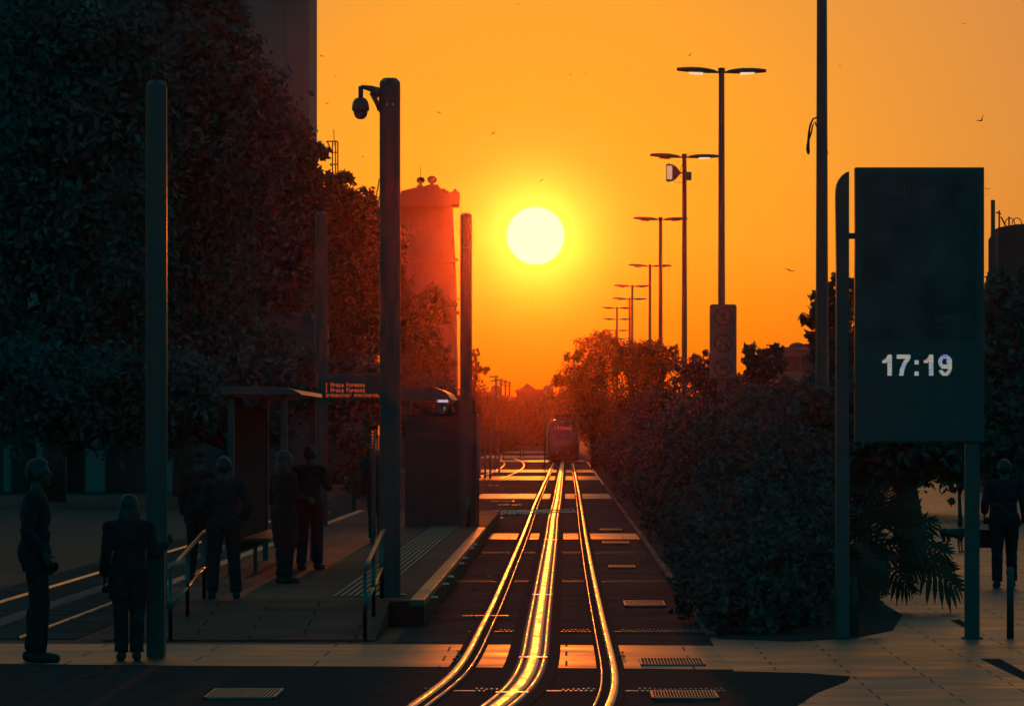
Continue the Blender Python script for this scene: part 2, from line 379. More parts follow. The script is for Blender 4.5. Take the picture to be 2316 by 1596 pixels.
# siding curving off to the left far behind the fence posts
for dx, lab in ((0, 'thin curved siding rail far left behind the posts, outer one'), (1.3, 'thin curved siding rail far left behind the posts, inner one')):
    pts = [(-4.3+dx-(y-262)**2*0.00009, y) for y in range(262, 470, 6)]
    pts = [(x+ (y-262)*0.012, y) for x, y in pts]
    tag(build('tram_rail', ribbon(pts, -.05, .05, .032, None, .006, .03, 4), M['rail'], None, True, fixn=False), lab, 'rail', 'steel tram rails')

# rows of studs across the track
def studrow(y, x0, x1, label):
    mb = MB(); a = gp(x0, y); b = gp(x1, y); X = a[0]
    mb.box(a[0], b[0], a[1]-.06, a[1]+.06, .002, .009)
    while X < b[0]:
        if abs(X+.31) > .24 and abs(X+.91) > .16 and abs(X-.41) > .16: mb.box(X, X+.018, a[1]-.05, a[1]+.05, .009, .026+rnd.uniform(-.006,.004))
        X += .042
    tag(build('joint_strip', mb, M['iron']), label, 'joint strip', 'ribbed joint strips across the track')
studrow(1563, 960, 1640, 'ribbed joint strip across the rails nearest the bottom edge, below the crossing')
studrow(1428.5, 1060, 1640, 'ribbed joint strip across the rails just beyond the crossing')
studrow(1315.5, 1020, 1520, 'ribbed joint strip across the rails level with the leaf litter')
studrow(1250.5, 1090, 1440, 'ribbed joint strip across the rails just in front of the second bright band')
for i, (x0, x1, y) in enumerate([(1045,1150,1395),(1075,1140,1172),(1120,1180,1142),(1110,1165,1134),(1150,1200,1118.5),(1095,1130,1098)]):
    a = gp(x0, y); b = gp(x1, y)
    tag(build('joint_strip', MB().box(a[0], b[0], a[1]-.04, a[1]+.04, .002, .022), M['rail']), 'thin lit metal strip lying in the dark track bed left of the rails', 'joint strip', 'thin strips in the track bed')
def grate(x0, x1, y0, y1, label, n=18):
    a = gp(x0, y1); b = gp(x1, y0); t = thing('drain_grate', label, 'drain grate', ((a[0]+b[0])/2, (a[1]+b[1])/2, 0), 'iron drain grates')
    x0, x1 = (x0-VX)/F*(a[1]+b[1])/2, (x1-VX)/F*(a[1]+b[1])/2
    fr = MB(); w = .02
    fr.box(x0, x1, a[1], a[1]+w*3, .012, .028); fr.box(x0, x1, b[1]-w*3, b[1], .012, .028)
    fr.box(x0, x0+w, a[1], b[1], .0125, .0285); fr.box(x1-w, x1, a[1], b[1], .0125, .0285)
    build('frame', fr, M['iron'], t)
    ba = MB()
    for i in range(n):
        X = x0+(i+.5)/n*(x1-x0); q = (x1-x0)/n*.25
        ba.prism([(X-q, .013), (X+q, .013), (X+q*.6, .031), (X-q*.6, .031)], a[1]+.02, b[1]-.02)
    build('bars', ba, M['iron'], t)
    build('pit', MB().box(x0+.01, x1-.01, a[1]+.03, b[1]-.03, .0105, .0135), M['rubber'], t)
grate(474, 632, 1563, 1583, 'dim drain grate in the dark road at the bottom left')
grate(1472, 1622, 1568, 1584, 'drain grate in the dark road to the right of the rails at the bottom', 22)
grate(1447, 1592, 1493, 1508, 'drain grate set into the lit crossing right of the rails', 20)
grate(1411, 1503, 1362, 1373, 'drain grate right of the rails just beyond the crossing', 16)
grate(1377, 1436, 1281, 1286, 'drain grate right of the rails level with the leaf litter', 16)
grate(1362, 1422, 1226, 1231, 'drain grate right of the rails under the second bright band', 16)
grate(1357, 1406, 1197.5, 1201, 'drain grate right of the rails above the second bright band', 16)
# litter
def litter(x, y, r, label, m='dryleaf'):
    p = gp(x, y); mb = MB(); n = 9
    vs = [(p[0], p[1], .05*r/.05)]; fs = []
    for k in range(n):
        a = 2*pi*k/n; q = r*(1+.3*sin(3*a)); vs.append((p[0]+q*cos(a), p[1]+q*sin(a), .022+r*.8*(.5+.5*sin(a*2+x))))
    for k in range(n): fs.append((0, 1+k, 1+(k+1) % n))
    mb.add(vs, fs); mb.add([(v[0], v[1], v[2]*.4) for v in vs], fs)
    tag(build('dry_leaf', mb, M[m]), label, 'leaf', 'dry leaves on the track bed')
litter(1107, 1306, .045, 'largest round curled dry leaf left of the left rail, catching the sun')
litter(1074, 1332, .024, 'left leaf of a pair of small curled leaves on the track bed')
litter(1085, 1333, .024, 'right leaf of a pair of small curled leaves on the track bed')
litter(1069, 1292, .018, 'small dry leaf on the track bed nearest the platform edge')
litter(1130, 1252, .03, 'dry leaf beside the left rail near the second bright band')
litter(1157, 1295, .035, 'dry leaf lying just right of the left rail groove')
litter(1450, 1268, .05, 'dry leaf at the foot of the hedge right of the rails')
for i, (x, y) in enumerate([(1040,1480),(1036,1490),(1030,1497),(1404,1482),(1407,1492)]):
    litter(x, y, .03, 'brown leaf caught in the gap beside the rail on the crossing')

# ------------------------------------------------------------------ platform with ramp
PX0, PX1, PH = -4.95, -1.57, .28
pl = thing('tram_platform', 'long low tram platform with ramp left of the rails', 'platform', ((PX0+PX1)/2, 62, 0))
build('deck', MB().box(PX0, PX1, 62.6, 135, 0, PH), M['ground'], pl, bevel=.015)
build('ramp', MB().prism([(58.1, .013), (62.6, PH), (62.6, .013)], PX0+.2, -1.95, 'x'), M['ground'], pl)
build('edge_stone', MB().box(PX1-.16, PX1+.004, 62.59, 110.5, PH-.06, PH+.012), M['cross'], pl, bevel=.008)
build('edge_stone', MB().box(PX0-.004, PX0+.16, 62.59, 135, PH-.06, PH+.012), M['cross'], pl, bevel=.008)
tac = MB()
for i in range(7): tac.box(-2.62+i*.075, -2.62+i*.075+.034, 64, 112, PH, PH+.02)
build('tactile_strip', tac, M['yellow'], pl)
for x, y in [(1074,1232),(1067,1240),(1051,1263),(1044,1275),(1019,1305),(1008,1322),(983,1352)]:
    p = gp(x, y, PH); build('stud', MB().lathe([(.045,0),(.045,.012),(.03,.022)], (p[0], p[1], PH), 10), M['stud'], pl, True)

# ------------------------------------------------------------------ octagonal pillars
def pillar(X, Z, r, H, label, turn=2.4):
    t = thing('concrete_pillar', label, 'pillar', (X, Z, PH), 'octagonal concrete pillars on the platform')
    for nm, prof in (('shaft', [(r*1.03, PH), (r*1.03, PH+.5), (r, H-.06), (r*.97, H-.02)]), ('cap', [(r*.97, H-.02), (r*.6, H+.02)])):
        mb = MB().lathe(prof, (0, 0, 0), 8); c_, s_ = cos(R(turn)), sin(R(turn))
        mb.v = [(X+v[0]*c_-v[1]*s_, Z+v[0]*s_+v[1]*c_, v[2]) for v in mb.v]
        build(nm, mb, M['concrete'], t, bevel=.008 if nm == 'shaft' else 0)
    build('base_plate', MB().box(X-r*1.35, X+r*1.35, Z-r*1.35, Z+r*1.35, PH, PH+.022), M['steelpaint'], t, bevel=.004)
    build('band', MB().lathe([(r*1.05, PH+2.55), (r*1.05, PH+2.59)], (X, Z, 0), 16), M['steelpaint'], t)
    hatch = MB().box(X-.045, X+.045, Z-r*1.03-.006, Z-r*.9, PH+.35, PH+.62); build('hatch', hatch, M['steelpaint'], t)
    return t
def pcx(x, Z): return (x-VX)/F*Z
pillar(pcx(354,62), 62, .122, EYE+792/F*62, 'octagonal pillar nearest the left edge with a thin lit right edge')
pil2 = pillar(pcx(882,64.5), 64.5, .126, EYE+797/F*64.5, 'tall octagonal pillar carrying the dome camera', 1.0)
pil3 = pillar(pcx(1054,112), 112, .126, EYE+494/F*112, 'octagonal pillar at the kiosk corner, left of the sun', .6)
pil4 = pillar(pcx(727,113), 113, .128, EYE+497/F*113, 'octagonal pillar behind the orange text display')
# bolt holes near the top; sky through them put in as glowing dots
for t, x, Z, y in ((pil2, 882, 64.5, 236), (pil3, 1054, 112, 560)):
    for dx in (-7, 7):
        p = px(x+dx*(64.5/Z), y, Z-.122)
        build('bolt', MB().ell(p, (.006,.006,.006), 6, 4), M['lens'], t)  # glowing dot for sky through a bolt hole
# dome camera on its bracket
Zc = 64.5
def cpt(x, y): return px(x, y, Zc)
t = thing('dome_camera', 'dome surveillance camera hanging from a curved bracket on the pillar', 'camera', cpt(857, 225))
arm = MB(); arm.tube([cpt(860,214), cpt(852,207), cpt(840,201), cpt(826,198), cpt(816,197)], [.075,.055,.036,.026,.024], 10)
arm.tube([cpt(816,195.5), cpt(816,222)], .028, 10); arm.box(cpt(857,0)[0], cpt(859.5,0)[0], Zc-.06, Zc+.06, cpt(0,254)[2], cpt(0,208)[2])
arm.tube([cpt(859,250), cpt(855,238), cpt(848,224), cpt(838,210)], [.03,.03,.03,.02], 8)
build('bracket', arm, M['blacksteel'], t, True)
c = cpt(815.5, 242)
build('housing', MB().lathe([(.03,.105),(.06,.095),(.085,.06),(.098,.01),(.100,-.035),(.096,-.045)], c, 20), M['blacksteel'], t, True)
build('dome', MB().lathe([(.080,-.045),(.078,-.08),(.062,-.115),(.035,-.137),(.004,-.142)], c, 20), M['glassdark'], t, True)

# ------------------------------------------------------------------ text
def text_mesh(name, txt, size, loc, m, parent=None, bold=0.0, sx=1.0, depth=0.004, align='LEFT'):
    cu = bpy.data.curves.new(name, 'FONT'); cu.body = txt; cu.size = size; cu.extrude = depth; cu.offset = bold; cu.align_x = align
    cu.space_character = 1.0
    o = bpy.data.objects.new(name+'_tmp', cu); COL.objects.link(o); bpy.context.view_layer.update()
    me = bpy.data.meshes.new_from_object(o.evaluated_get(bpy.context.evaluated_depsgraph_get())); bpy.data.objects.remove(o)
    off = Vector(parent['_loc']) if parent is not None else Vector((0,0,0))
    me.transform(Matrix.Translation(Vector(loc)-off) @ Matrix.Rotation(pi/2, 4, 'X') @ Matrix.Diagonal((sx, 1, 1, 1)))
    me.name = name; me.materials.clear()
    return link_mesh(name, me, m, parent)

G57 = {'1':'00100 01100 00100 00100 00100 00100 01110','P':'11110 10001 10001 11110 10000 10000 10000','r':'00000 00000 10110 11001 10000 10000 10000',
 'a':'00000 00000 01110 00001 01111 10001 01111','i':'00100 00000 01100 00100 00100 00100 01110','F':'11111 10000 10000 11110 10000 10000 10000','o':'00000 00000 01110 10001 10001 10001 01110',
 'm':'00000 00000 11010 10101 10101 10101 10101','s':'00000 00000 01111 10000 01110 00001 11110','n':'00000 00000 10110 11001 10001 10001 10001','v':'00000 00000 10001 10001 10001 01010 00100',
 'í':'00010 00100 00000 01100 00100 00100 01110','u':'00000 00000 10001 10001 10001 10011 01101',':':'00000 00100 00100 00000 00100 00100 00000','p':'00000 00000 11110 10001 11110 10000 10000',
 'e':'00000 00000 01110 10001 11111 10000 01110','-':'00000 00000 00000 11111 00000 00000 00000','.':'00000 00000 00000 00000 00000 01100 01100'}
def dots(name, txt, x0, x1, yb, yt, Z, m, parent):
    mb = MB(); nc = len(txt)*6-1; w = (x1-x0)/nc; h = (yb-yt)/7
    for i, ch in enumerate(txt):
        for r, row in enumerate(G57.get(ch, '').split()):
            for c_, b_ in enumerate(row):
                if b_ == '1':
                    a_ = px(x0+(i*6+c_+.06)*w, yt+(r+.94)*h, Z); e_ = px(x0+(i*6+c_+.94)*w, yt+(r+.06)*h, Z); mb.box(a_[0], e_[0], Z-.006, Z+.002, a_[2], e_[2])
    return build(name, mb, m, parent)
# LED passenger display hung between the pillars
Zd = 66.0
t = thing('passenger_display', 'black display with three lines of orange text beside the camera pillar', 'display', px(798, 905, Zd))
a, b = px(728, 846, Zd), px(866, 905, Zd)
build('case', MB().box(a[0], b[0]-.02, Zd, Zd+.16, b[2], a[2]), M['blacksteel'], t, bevel=.01)
build('bracket', MB().box(b[0]-.02, b[0]+.02, Zd-.1, Zd+.1, b[2]+.05, a[2]-.05), M['steelpaint'], t)
for txt, x0, x1, yb in (('1 Praia Formosa', 736, 825, 874.5), ('1 Praia Formosa', 736, 825, 886.5), ('oronavírus: previna-se.', 737, 860, 897.5)):
    dots('led_text', txt, x0, x1, yb, yb-9, Zd, M['ledorange'], t)

# ------------------------------------------------------------------ shelters and louvred kiosk
def shelter(Z0, Z1, xL, xR, yT, yB, label, xs, roundR):
    X0, X1 = pcx(xL, Z0), pcx(xR, Z0); zt = EYE-(yT-VY)/F*Z0; zb = EYE-(yB-VY)/F*Z0
    t = thing('tram_shelter', label, 'shelter', ((X0+X1)/2, (Z0+Z1)/2, PH), 'tram stop shelters')
    h = zt-zb; w = X1-X0
    prof = [(X0, zb), (X0, zt-.01), (X0+w*.3, zt), (X0+w*.55, zt-.005), (X0+w*.75, zt-h*.13), (X0+w*.9, zt-h*.38), (X1, zb+h*.12), (X1, zb), (X1-.05, zb)]
    build('roof', MB().prism(prof, Z0, Z1), M['steelpaint'], t, bevel=.012)
    for x in xs:
        for zz in (Z0+.25, Z1-.25):
            build('post', MB().box(pcx(x,Z0)-.04, pcx(x,Z0)+.04, zz-.04, zz+.04, PH, zb), M['steelpaint'], t)
    build('back_pane', MB().box(pcx(xs[0],Z0)-.006, pcx(xs[0],Z0)+.006, Z0+.3, Z1-.3, PH+.25, zb-.15), M['panel'], t)
    be = MB(); bx = pcx(xs[0],Z0)+.1; be.box(bx, bx+.38, Z0+.8, Z1-.8, PH+.42, PH+.46); be.box(bx+.15, bx+.2, Z0+1, Z0+1.08, PH, PH+.42); be.box(bx+.15, bx+.2, Z1-1.08, Z1-1, PH, PH+.42)
    build('bench', be, M['steelpaint'], t)
    return t
shelter(74, 83, 498, 681, 873, 893, 'dark tram shelter roof above the waiting people at left', (520, 640), True)
shelter(116, 124, 905, 1019, 874, 905, 'tram shelter with curved lit roof above the louvred kiosk', (925, 1000), True)
Zk = 113.0
a, b = px(916, 934, Zk), px(1078, 1190, Zk)
t = thing('louvred_kiosk', 'dark kiosk with horizontal louvred front standing across the platform', 'kiosk', ((a[0]+b[0])/2, Zk, PH))
build('body', MB().box(a[0], b[0], Zk+.06, Zk+2.2, PH, a[2]), M['steelpaint'], t)
lv = MB(); z = PH+.05; n = 0
while z < a[2]-.06:
    lv.prism([(Zk+.045, z+.078), (Zk+.012, z+.078), (Zk, z), (Zk+.045, z)], a[0]+.05, b[0]-.05, 'x'); z += .092
build('louvres', lv, M['louvre'], t)
build('frame', MB().box(a[0], a[0]+.05, Zk-.01, Zk+.06, PH, a[2]).box(b[0]-.05, b[0], Zk-.01, Zk+.06, PH, a[2]).box(a[0]+.05, b[0]-.05, Zk-.01, Zk+.06, a[2]-.05, a[2]), M['louvre'], t)
p0, p1 = px(1030, 905, Zk), px(1074, 937, Zk)
t = thing('number_sign', 'dark sign plate with the number 50 on top of the louvred kiosk', 'sign', ((p0[0]+p1[0])/2, Zk-.15, p1[2]))
build('plate', MB().box(p0[0], p1[0], Zk-.17, Zk-.14, p1[2], p0[2]), M['louvre'], t, bevel=.01)
text_mesh('number', '50', .29, px(1034, 933, Zk-.175), M['signblack'], t, .004, 1.15)
pz = Zk-.25; p0, p1 = px(984, 893, pz), px(1015, 937, pz); cx, cz = (p0[0]+p1[0])/2, (p0[2]+p1[2])/2
t = thing('platform_clock', 'oval platform clock with a white lit bar hanging under the curved shelter roof', 'clock', (cx, pz, p1[2]))
build('case', MB().prism([(cx+(p1[0]-p0[0])*.52*cos(k*pi/12), cz+(p0[2]-p1[2])*.5*sin(k*pi/12)) for k in range(24)], pz, pz+.12), M['blacksteel'], t, bevel=.01)
build('hanger', MB().box(cx-.015, cx+.015, pz+.03, pz+.06, p0[2]-.02, p0[2]+.14), M['blacksteel'], t)
q = MB()
for i in range(9):
    xx = 990+i*2.65; u0 = px(xx, 909.5, pz-.004); u1 = px(xx+1.9, 904, pz-.004); q.box(u0[0], u1[0], pz-.006, pz-.001, u0[2], u1[2])
build('lit_digits', q, M['ledwhite'], t)
for yy in (921.5, 926.5): build('lit_dot', MB().ell(px(1005, yy, pz-.004), (.009,.006,.009), 8, 6), M['ledwhite'], t)
# glass gate frame to the right of the kiosk
a = px(1079, 940, 112.3); b = px(1079, 1164, 112.3)
tag(build('gate_post', MB().tube([(a[0]+.02,112.3,0.02),(a[0]+.02,112.3,a[2])], .020, 8), M['polish'], None, True), 'slim polished post lit by the sun at the right side of the louvred kiosk', 'post')
# low lit bollard at the kiosk foot
p = px(1058, 1190, 111)
tag(build('bollard', MB().lathe([(.035,PH),(.035,PH+.55),(.02,PH+.58)], (p[0], 111.4, 0), 12), M['polish'], None, True), 'short metal bollard with a lit edge at the foot of the kiosk', 'bollard')
# slotted post; its sunlit slats are put in as glowing orange squares
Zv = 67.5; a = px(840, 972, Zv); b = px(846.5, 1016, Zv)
t = thing('slotted_post', 'slim slotted post with added orange glows for its sunlit slats', 'slotted post', (a[0]+.02, Zv, PH))
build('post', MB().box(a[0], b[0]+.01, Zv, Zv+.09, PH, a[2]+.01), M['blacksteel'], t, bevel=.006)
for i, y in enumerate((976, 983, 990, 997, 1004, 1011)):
    c = px(842.7, y, Zv-.004); s = .0125-.0015*i; build('slat_glow', MB().box(c[0]-s, c[0]+s, Zv-.008, Zv+.002, c[2]-s*.6, c[2]+s*.6), M['ledorange'], t)
# handrails on both sides of the ramp
def handrail(X, label, dx=0.0):
    t = thing('handrail', label, 'handrail', (X, 58.2, 0), 'steel handrails on the ramp')
    H0 = .72
    a, b = (X, 58.2, H0), (X, 63.6, 1.02)
    build('top_rail', MB().tube([a, (X, 59.4, .80), b, (X, 65.2, 1.04)], .022, 10), M['polish'], t, True)
    build('lower_rail', MB().tube([(X, 58.2, .34), (X, 63.6, .62)], .016, 8), M['polish'], t, True)
    for yy, z0 in ((58.2, .01), (60.8, .17), (63.6, PH)):
        zt = np.interp(yy, [58.2, 63.6], [.72, 1.02])
        build('post', MB().tube([(X, yy, z0), (X, yy, zt)], .022, 8), M['polish'], t, True)
    return t
handrail(-2.06, 'bent steel handrail right of the ramp beside the camera pillar')
handrail(-4.05, 'steel handrail left of the ramp behind the long haired woman')
# narrow dark cabinet
a = px(331, 1236, 53.4); b = px(372, 1500, 53.4)
t = thing('utility_cabinet', 'narrow dark utility cabinet standing on the crossing beside the long haired woman', 'cabinet', ((a[0]+b[0])/2, 53.4, 0))
build('body', MB().box(a[0], b[0], 53.4, 53.62, .02, a[2]), M['blacksteel'], t, bevel=.01)
build('lid', MB().box(a[0]-.008, b[0]+.008, 53.39, 53.63, a[2], a[2]+.02), M['steelpaint'], t)
build('door', MB().box(a[0]+.015, b[0]-.015, 53.392, 53.4, .1, a[2]-.05), M['steelpaint'], t)

# ------------------------------------------------------------------ people
def capsule(mb, a, b, ra, rb, n=12):
    a, b = Vector(a), Vector(b); d = b-a; L_ = d.length
    if L_ < 1e-6: return mb.ell(a, (ra,)*3)
    d /= L_; pts = []; rad = []
    for k in (85, 60, 35, 0): pts.append(a-d*ra*sin(R(k))); rad.append(ra*cos(R(k)))
    pts.append(a.lerp(b, .5)); rad.append((ra+rb)/2)
    for k in (0, 35, 60, 85): pts.append(b+d*rb*sin(R(k))); rad.append(rb*cos(R(k)))
    return mb.tube(pts, rad, n)
def voxel(mb, size, smooth=2, name='body'):
    me = bpy.data.meshes.new(name); me.from_pydata([tuple(v) for v in mb.v], [], mb.f)
    import bmesh
    bm = bmesh.new(); bm.from_mesh(me); bmesh.ops.recalc_face_normals(bm, faces=bm.faces); bm.to_mesh(me); bm.free()
    o = bpy.data.objects.new('tmp', me); COL.objects.link(o)
    r = o.modifiers.new('r', 'REMESH'); r.mode = 'VOXEL'; r.voxel_size = size; r.use_smooth_shade = True
    if smooth:
        s = o.modifiers.new('s', 'SMOOTH'); s.iterations = smooth; s.factor = .5
    bpy.context.view_layer.update()
    out = bpy.data.meshes.new_from_object(o.evaluated_get(bpy.context.evaluated_depsgraph_get()))
    bpy.data.objects.remove(o); out.name = name
    return out
def person(label, X, Z, z0, H, rz, top='charcoal', legs='denim', hair='short', arms=None, stride=.0, spread=.09, bag=None, lean=0.0, coat=0.0, phone=False, wide=1.0, backpack=False):
    """local frame: faces +Y, feet at z=0, 1.75 m tall; then turned by rz and scaled"""
    k = H/1.75
    root = bpy.data.objects.new('person', None); COL.objects.link(root)
    root.location = (X, Z, z0); root.rotation_euler = (0, 0, rz); root.scale = (k, k, k)
    tag(root, label, 'person')
    mb = MB(); V = Vector
    hipz, kneez, ankz = .93, .50, .085
    hips = {s: V((s*.095, 0, hipz)) for s in (-1, 1)}
    ank = {s: V((s*spread, s*stride, ankz)) for s in (-1, 1)}
    for s in (-1, 1):
        kn = hips[s].lerp(ank[s], .5)+V((0, .03+abs(stride)*.2, 0)); kn.z = kneez
        capsule(mb, hips[s], kn, .088*wide, .060, 14); capsule(mb, kn, ank[s], .058, .040, 14)
        calf = kn.lerp(ank[s], .3)+V((0, -.018, 0)); mb.ell(calf, (.052, .055, .11))
        a = ank[s]; capsule(mb, (a.x, a.y-.04, .045), (a.x+s*.015, a.y+.15, .032), .043, .034, 12); capsule(mb, a, (a.x, a.y-.02, .05), .04, .042, 10)
    mb.ell((0, -.01, .96), (.165*wide, .115, .13), 16, 10); ly = lean
    mb.ell((0, ly*.3, 1.10), (.140*wide, .105, .16), 16, 10); mb.ell((0, ly*.7, 1.28), (.165*wide, .115, .18), 16, 10)
    capsule(mb, (-.125, ly*.9, 1.40), (.125, ly*.9, 1.40), .078, .078, 12)
    capsule(mb, (0, ly*.9, 1.40), (0, ly+.015, 1.54), .062, .055, 12)
    hc = V((0, ly+.035, 1.635))
    mb.ell(hc+V((0, -.012, .02)), (.076, .096, .098), 16, 12); mb.ell(hc+V((0, .030, -.045)), (.056, .062, .070), 14, 10)
    capsule(mb, hc+V((0, .085, .012)), hc+V((0, .108, -.022)), .009, .015, 8)             # nose
    mb.ell(hc+V((0, .083, -.062)), (.026, .014, .009)); mb.ell(hc+V((0, .076, -.098)), (.028, .022, .018))  # mouth, chin
    for s in (-1, 1):
        mb.ell(hc+V((s*.078, -.008, -.005)), (.012, .024, .034)); mb.ell(hc+V((s*.030, .076, .022)), (.022, .012, .008)); mb.ell(hc+V((s*.031, .075, .004)), (.012, .010, .008))
    arms = arms or {}
    hands = {}
    for s in (-1, 1):
        sh = V((s*.185*wide, ly*.9, 1.405)); el, wr = arms.get(s, ((s*.245, -.03, 1.13), (s*.26, .06, .885)))
        el, wr = V(el), V(wr)
        mb.ell(sh, (.062, .062, .065)); capsule(mb, sh, el, .050, .040); capsule(mb, el, wr, .040, .026)
        d = (wr-el).normalized(); side = V((0, 1, 0)) if abs(d.z) > .6 else V((0, 0, 1))
        side = (side-d*side.dot(d)).normalized(); nrm = d.cross(side)*(-s)
        pal = wr+d*.055; hands[s] = (pal, d)
        for q in (-.026, -.009, .009, .026): capsule(mb, wr+side*q*.6, wr+d*.085+side*q, .014, .012, 8)
        for i, (q, ln) in enumerate(((-.030, .052), (-.011, .066), (.010, .072), (.030, .064))):
            b0 = wr+d*.085+side*q; b1 = b0+(d*.93+nrm*.28).normalized()*ln*.55; b2 = b1+(d*.6+nrm*.75).normalized()*ln*.5
            capsule(mb, b0, b1, .0098, .0092, 8); capsule(mb, b1, b2, .0090, .0080, 8)
        t0 = wr+d*.03+side*.024; t1 = t0+(d*.55+side*.75+nrm*.25).normalized()*.042; t2 = t1+(d*.85+side*.25+nrm*.35).normalized()*.03
        capsule(mb, t0, t1, .014, .012, 8); capsule(mb, t1, t2, .0115, .009, 8)
    me = voxel(mb, .0085, 2, 'body')
    body = link_mesh('body', me, M['skin'], root, True)
    co = np.array([v.co for v in me.vertices]); no = np.array([v.normal for v in me.vertices]); 
    hp = [np.array(hands[s][0]) for s in (-1, 1)]
    nearhand = np.minimum(np.linalg.norm(co-hp[0], axis=1), np.linalg.norm(co-hp[1], axis=1))
    armish = np.zeros(len(co), bool)
    for s in (-1, 1):
        el, wr = arms.get(s, ((s*.245, -.03, 1.13), (s*.26, .06, .885))); el, wr = np.array(el), np.array(wr); sh = np.array((s*.185*wide, 0, 1.405))
        for p, q in ((sh, el), (el, wr)):
            u = np.clip(((co-p)@(q-p))/((q-p)@(q-p)), 0, 1); armish |= np.linalg.norm(co-p-u[:, None]*(q-p), axis=1) < .062
    rng = np.random.default_rng(int(abs(X*1000)+Z))
    def shell(name, sel, off, m, ripple=.003, soft=0):
        keep = [p.vertices[:] for p in me.polygons if all(sel[i] for i in p.vertices)]
        ids = sorted({i for f in keep for i in f}); mp = {i: n for n, i in enumerate(ids)}
        o_ = off(co[ids]) if callable(off) else np.full(len(ids), off)
        o_ = o_+ripple*np.sin(co[ids][:, 2]*46+co[ids][:, 0]*30+3*np.sin(co[ids][:, 1]*25))
        vv = co[ids]+no[ids]*o_[:, None]
        m2 = bpy.data.meshes.new(name); m2.from_pydata(vv.tolist(), [], [tuple(mp[i] for i in f) for f in keep])
        so_ = link_mesh(name, m2, m, root, True)
        if soft:
            sm_ = so_.modifiers.new('soft', 'SMOOTH'); sm_.iterations = soft; sm_.factor = .6
        return so_
    hem = .90-coat
    shell('trousers', (co[:, 2] < 1.0) & (co[:, 2] > .075) & ~armish & (nearhand > .12) & ~((co[:, 2] < .10) & (np.abs(co[:, 1]) > stride+.10)), lambda c: .022+.016*np.clip((.5-c[:, 2])*2, 0, 1), M[legs], .003, 9)
    shell('jacket', (co[:, 2] < 1.475) & ((co[:, 2] > hem) | armish) & (nearhand > .075), lambda c: .022+.022*np.clip((1.15-c[:, 2])*3, 0, 1.5), M[top], .0035, 10)
    for s in (-1, 1): shell('shoe', (co[:, 2] < .095) & (co[:, 0]*s > 0), .008, M['leather'], .001)
    hz = co-np.array(hc)
    if hair == 'long':
        h = MB(); h.ell(hc+V((0, -.03, .025)), (.100, .108, .112), 18, 12); h.ell(hc+V((0, -.065, -.10)), (.122, .07, .16), 16, 12); h.ell(hc+V((0, -.07, -.21)), (.115, .05, .10), 14, 10)
        link_mesh('hair', voxel(h, .010, 2, 'hair'), M['hair'], root, True)
    elif hair == 'cap':
        h = MB(); h.ell(hc+V((0, -.008, .055)), (.088, .106, .075), 16, 10); h.prism([(-.07, 1.66), (.07, 1.66), (.06, 1.672), (-.06, 1.672)], hc.y+.06, hc.y+.17)
        link_mesh('cap', voxel(h, .009, 1, 'cap'), M['navy'], root, True)
    else:
        shell('hair', (hz[:, 2] > -.07) & ((hz[:, 1] < .0) | (hz[:, 2] > .055)) & ((hz[:, 1] < .045) | (hz[:, 2] > .075)) & (np.abs(hz[:, 2]) < .3) & ((hz[:, 2] > -.03) | (hz[:, 1] < -.03)) & (hz[:, 2] > -.07), .020, M['hair'], .005)
    if backpack:
        h = MB(); h.ell((0, -.19+ly, 1.22), (.15, .10, .23), 16, 12); h.ell((0, -.26+ly, 1.14), (.11, .06, .12), 12, 8)
        bp = link_mesh('backpack', voxel(h, .012, 2, 'backpack'), M['charcoal'], None, True)
        bp.location = root.location; bp.rotation_euler = root.rotation_euler; bp.scale = root.scale
        tag(bp, 'dark rucksack on the back of the person beside the left shelter post', 'backpack')
    def held(name, mbx, m, lab, cat):
        o = build(name, mbx, m, None, True, .003)
        o.location = root.location; o.rotation_euler = root.rotation_euler; o.scale = root.scale
        return tag(o, lab, cat)
    if phone:
        p, d = hands[phone]; h = MB(); q = p+d*.05; h.box(q.x-.006, q.x+.006, q.y-.036, q.y+.036, q.z-.03, q.z+.12)
        held('phone', h, M['blacksteel'], 'phone held up in the hand of the long haired woman', 'phone')
    if bag:
        s, lab, bw, bh = bag; p, d = hands[s]; q = p+d*.08
        h = MB(); h.prism([(q.x-bw*.45, q.z-.12), (q.x+bw*.45, q.z-.12), (q.x+bw*.5, q.z-.12-bh), (q.x-bw*.5, q.z-.12-bh)], q.y-.06, q.y+.06)
        h.tube([(q.x-bw*.3, q.y, q.z-.12), (q.x-bw*.2, q.y, q.z-.02), (q.x, q.y, q.z+.005), (q.x+bw*.2, q.y, q.z-.02), (q.x+bw*.3, q.y, q.z-.12)], .007, 6)
        held('carrier_bag', h, M['charcoal'], lab, 'bag')
    return root
EAST = -pi/2   # faces +X
person('tall person in profile at the left edge, face rim lit, looking right', pcx(80, 52.6), 52.6, .016, 1.86, EAST, 'navy', 'charcoal', 'short', stride=.035, coat=.12, arms={1: ((.25, -.05, 1.13), (.24, .09, .93))})
person('woman with long hair standing on the crossing with a raised hand, beside the cabinet', pcx(292, 52.9), 52.9, .016, 1.53, 0.12, 'charcoal', 'denim', 'long',
       arms={1: ((.27, -.03, 1.13), (.40, .15, 1.23))}, phone=1, spread=.08, coat=.25, wide=1.12)
person('person standing with legs apart on the platform, in the middle of the waiting group', pcx(507, 63.5), 63.5, PH, 1.57, .1, 'grey', 'denim', 'short', spread=.15, coat=.08, wide=1.08, arms={1: ((.31, -.05, 1.16), (.215, .06, .97)), -1: ((-.29, -.02, 1.14), (-.22, .10, 1.0))})
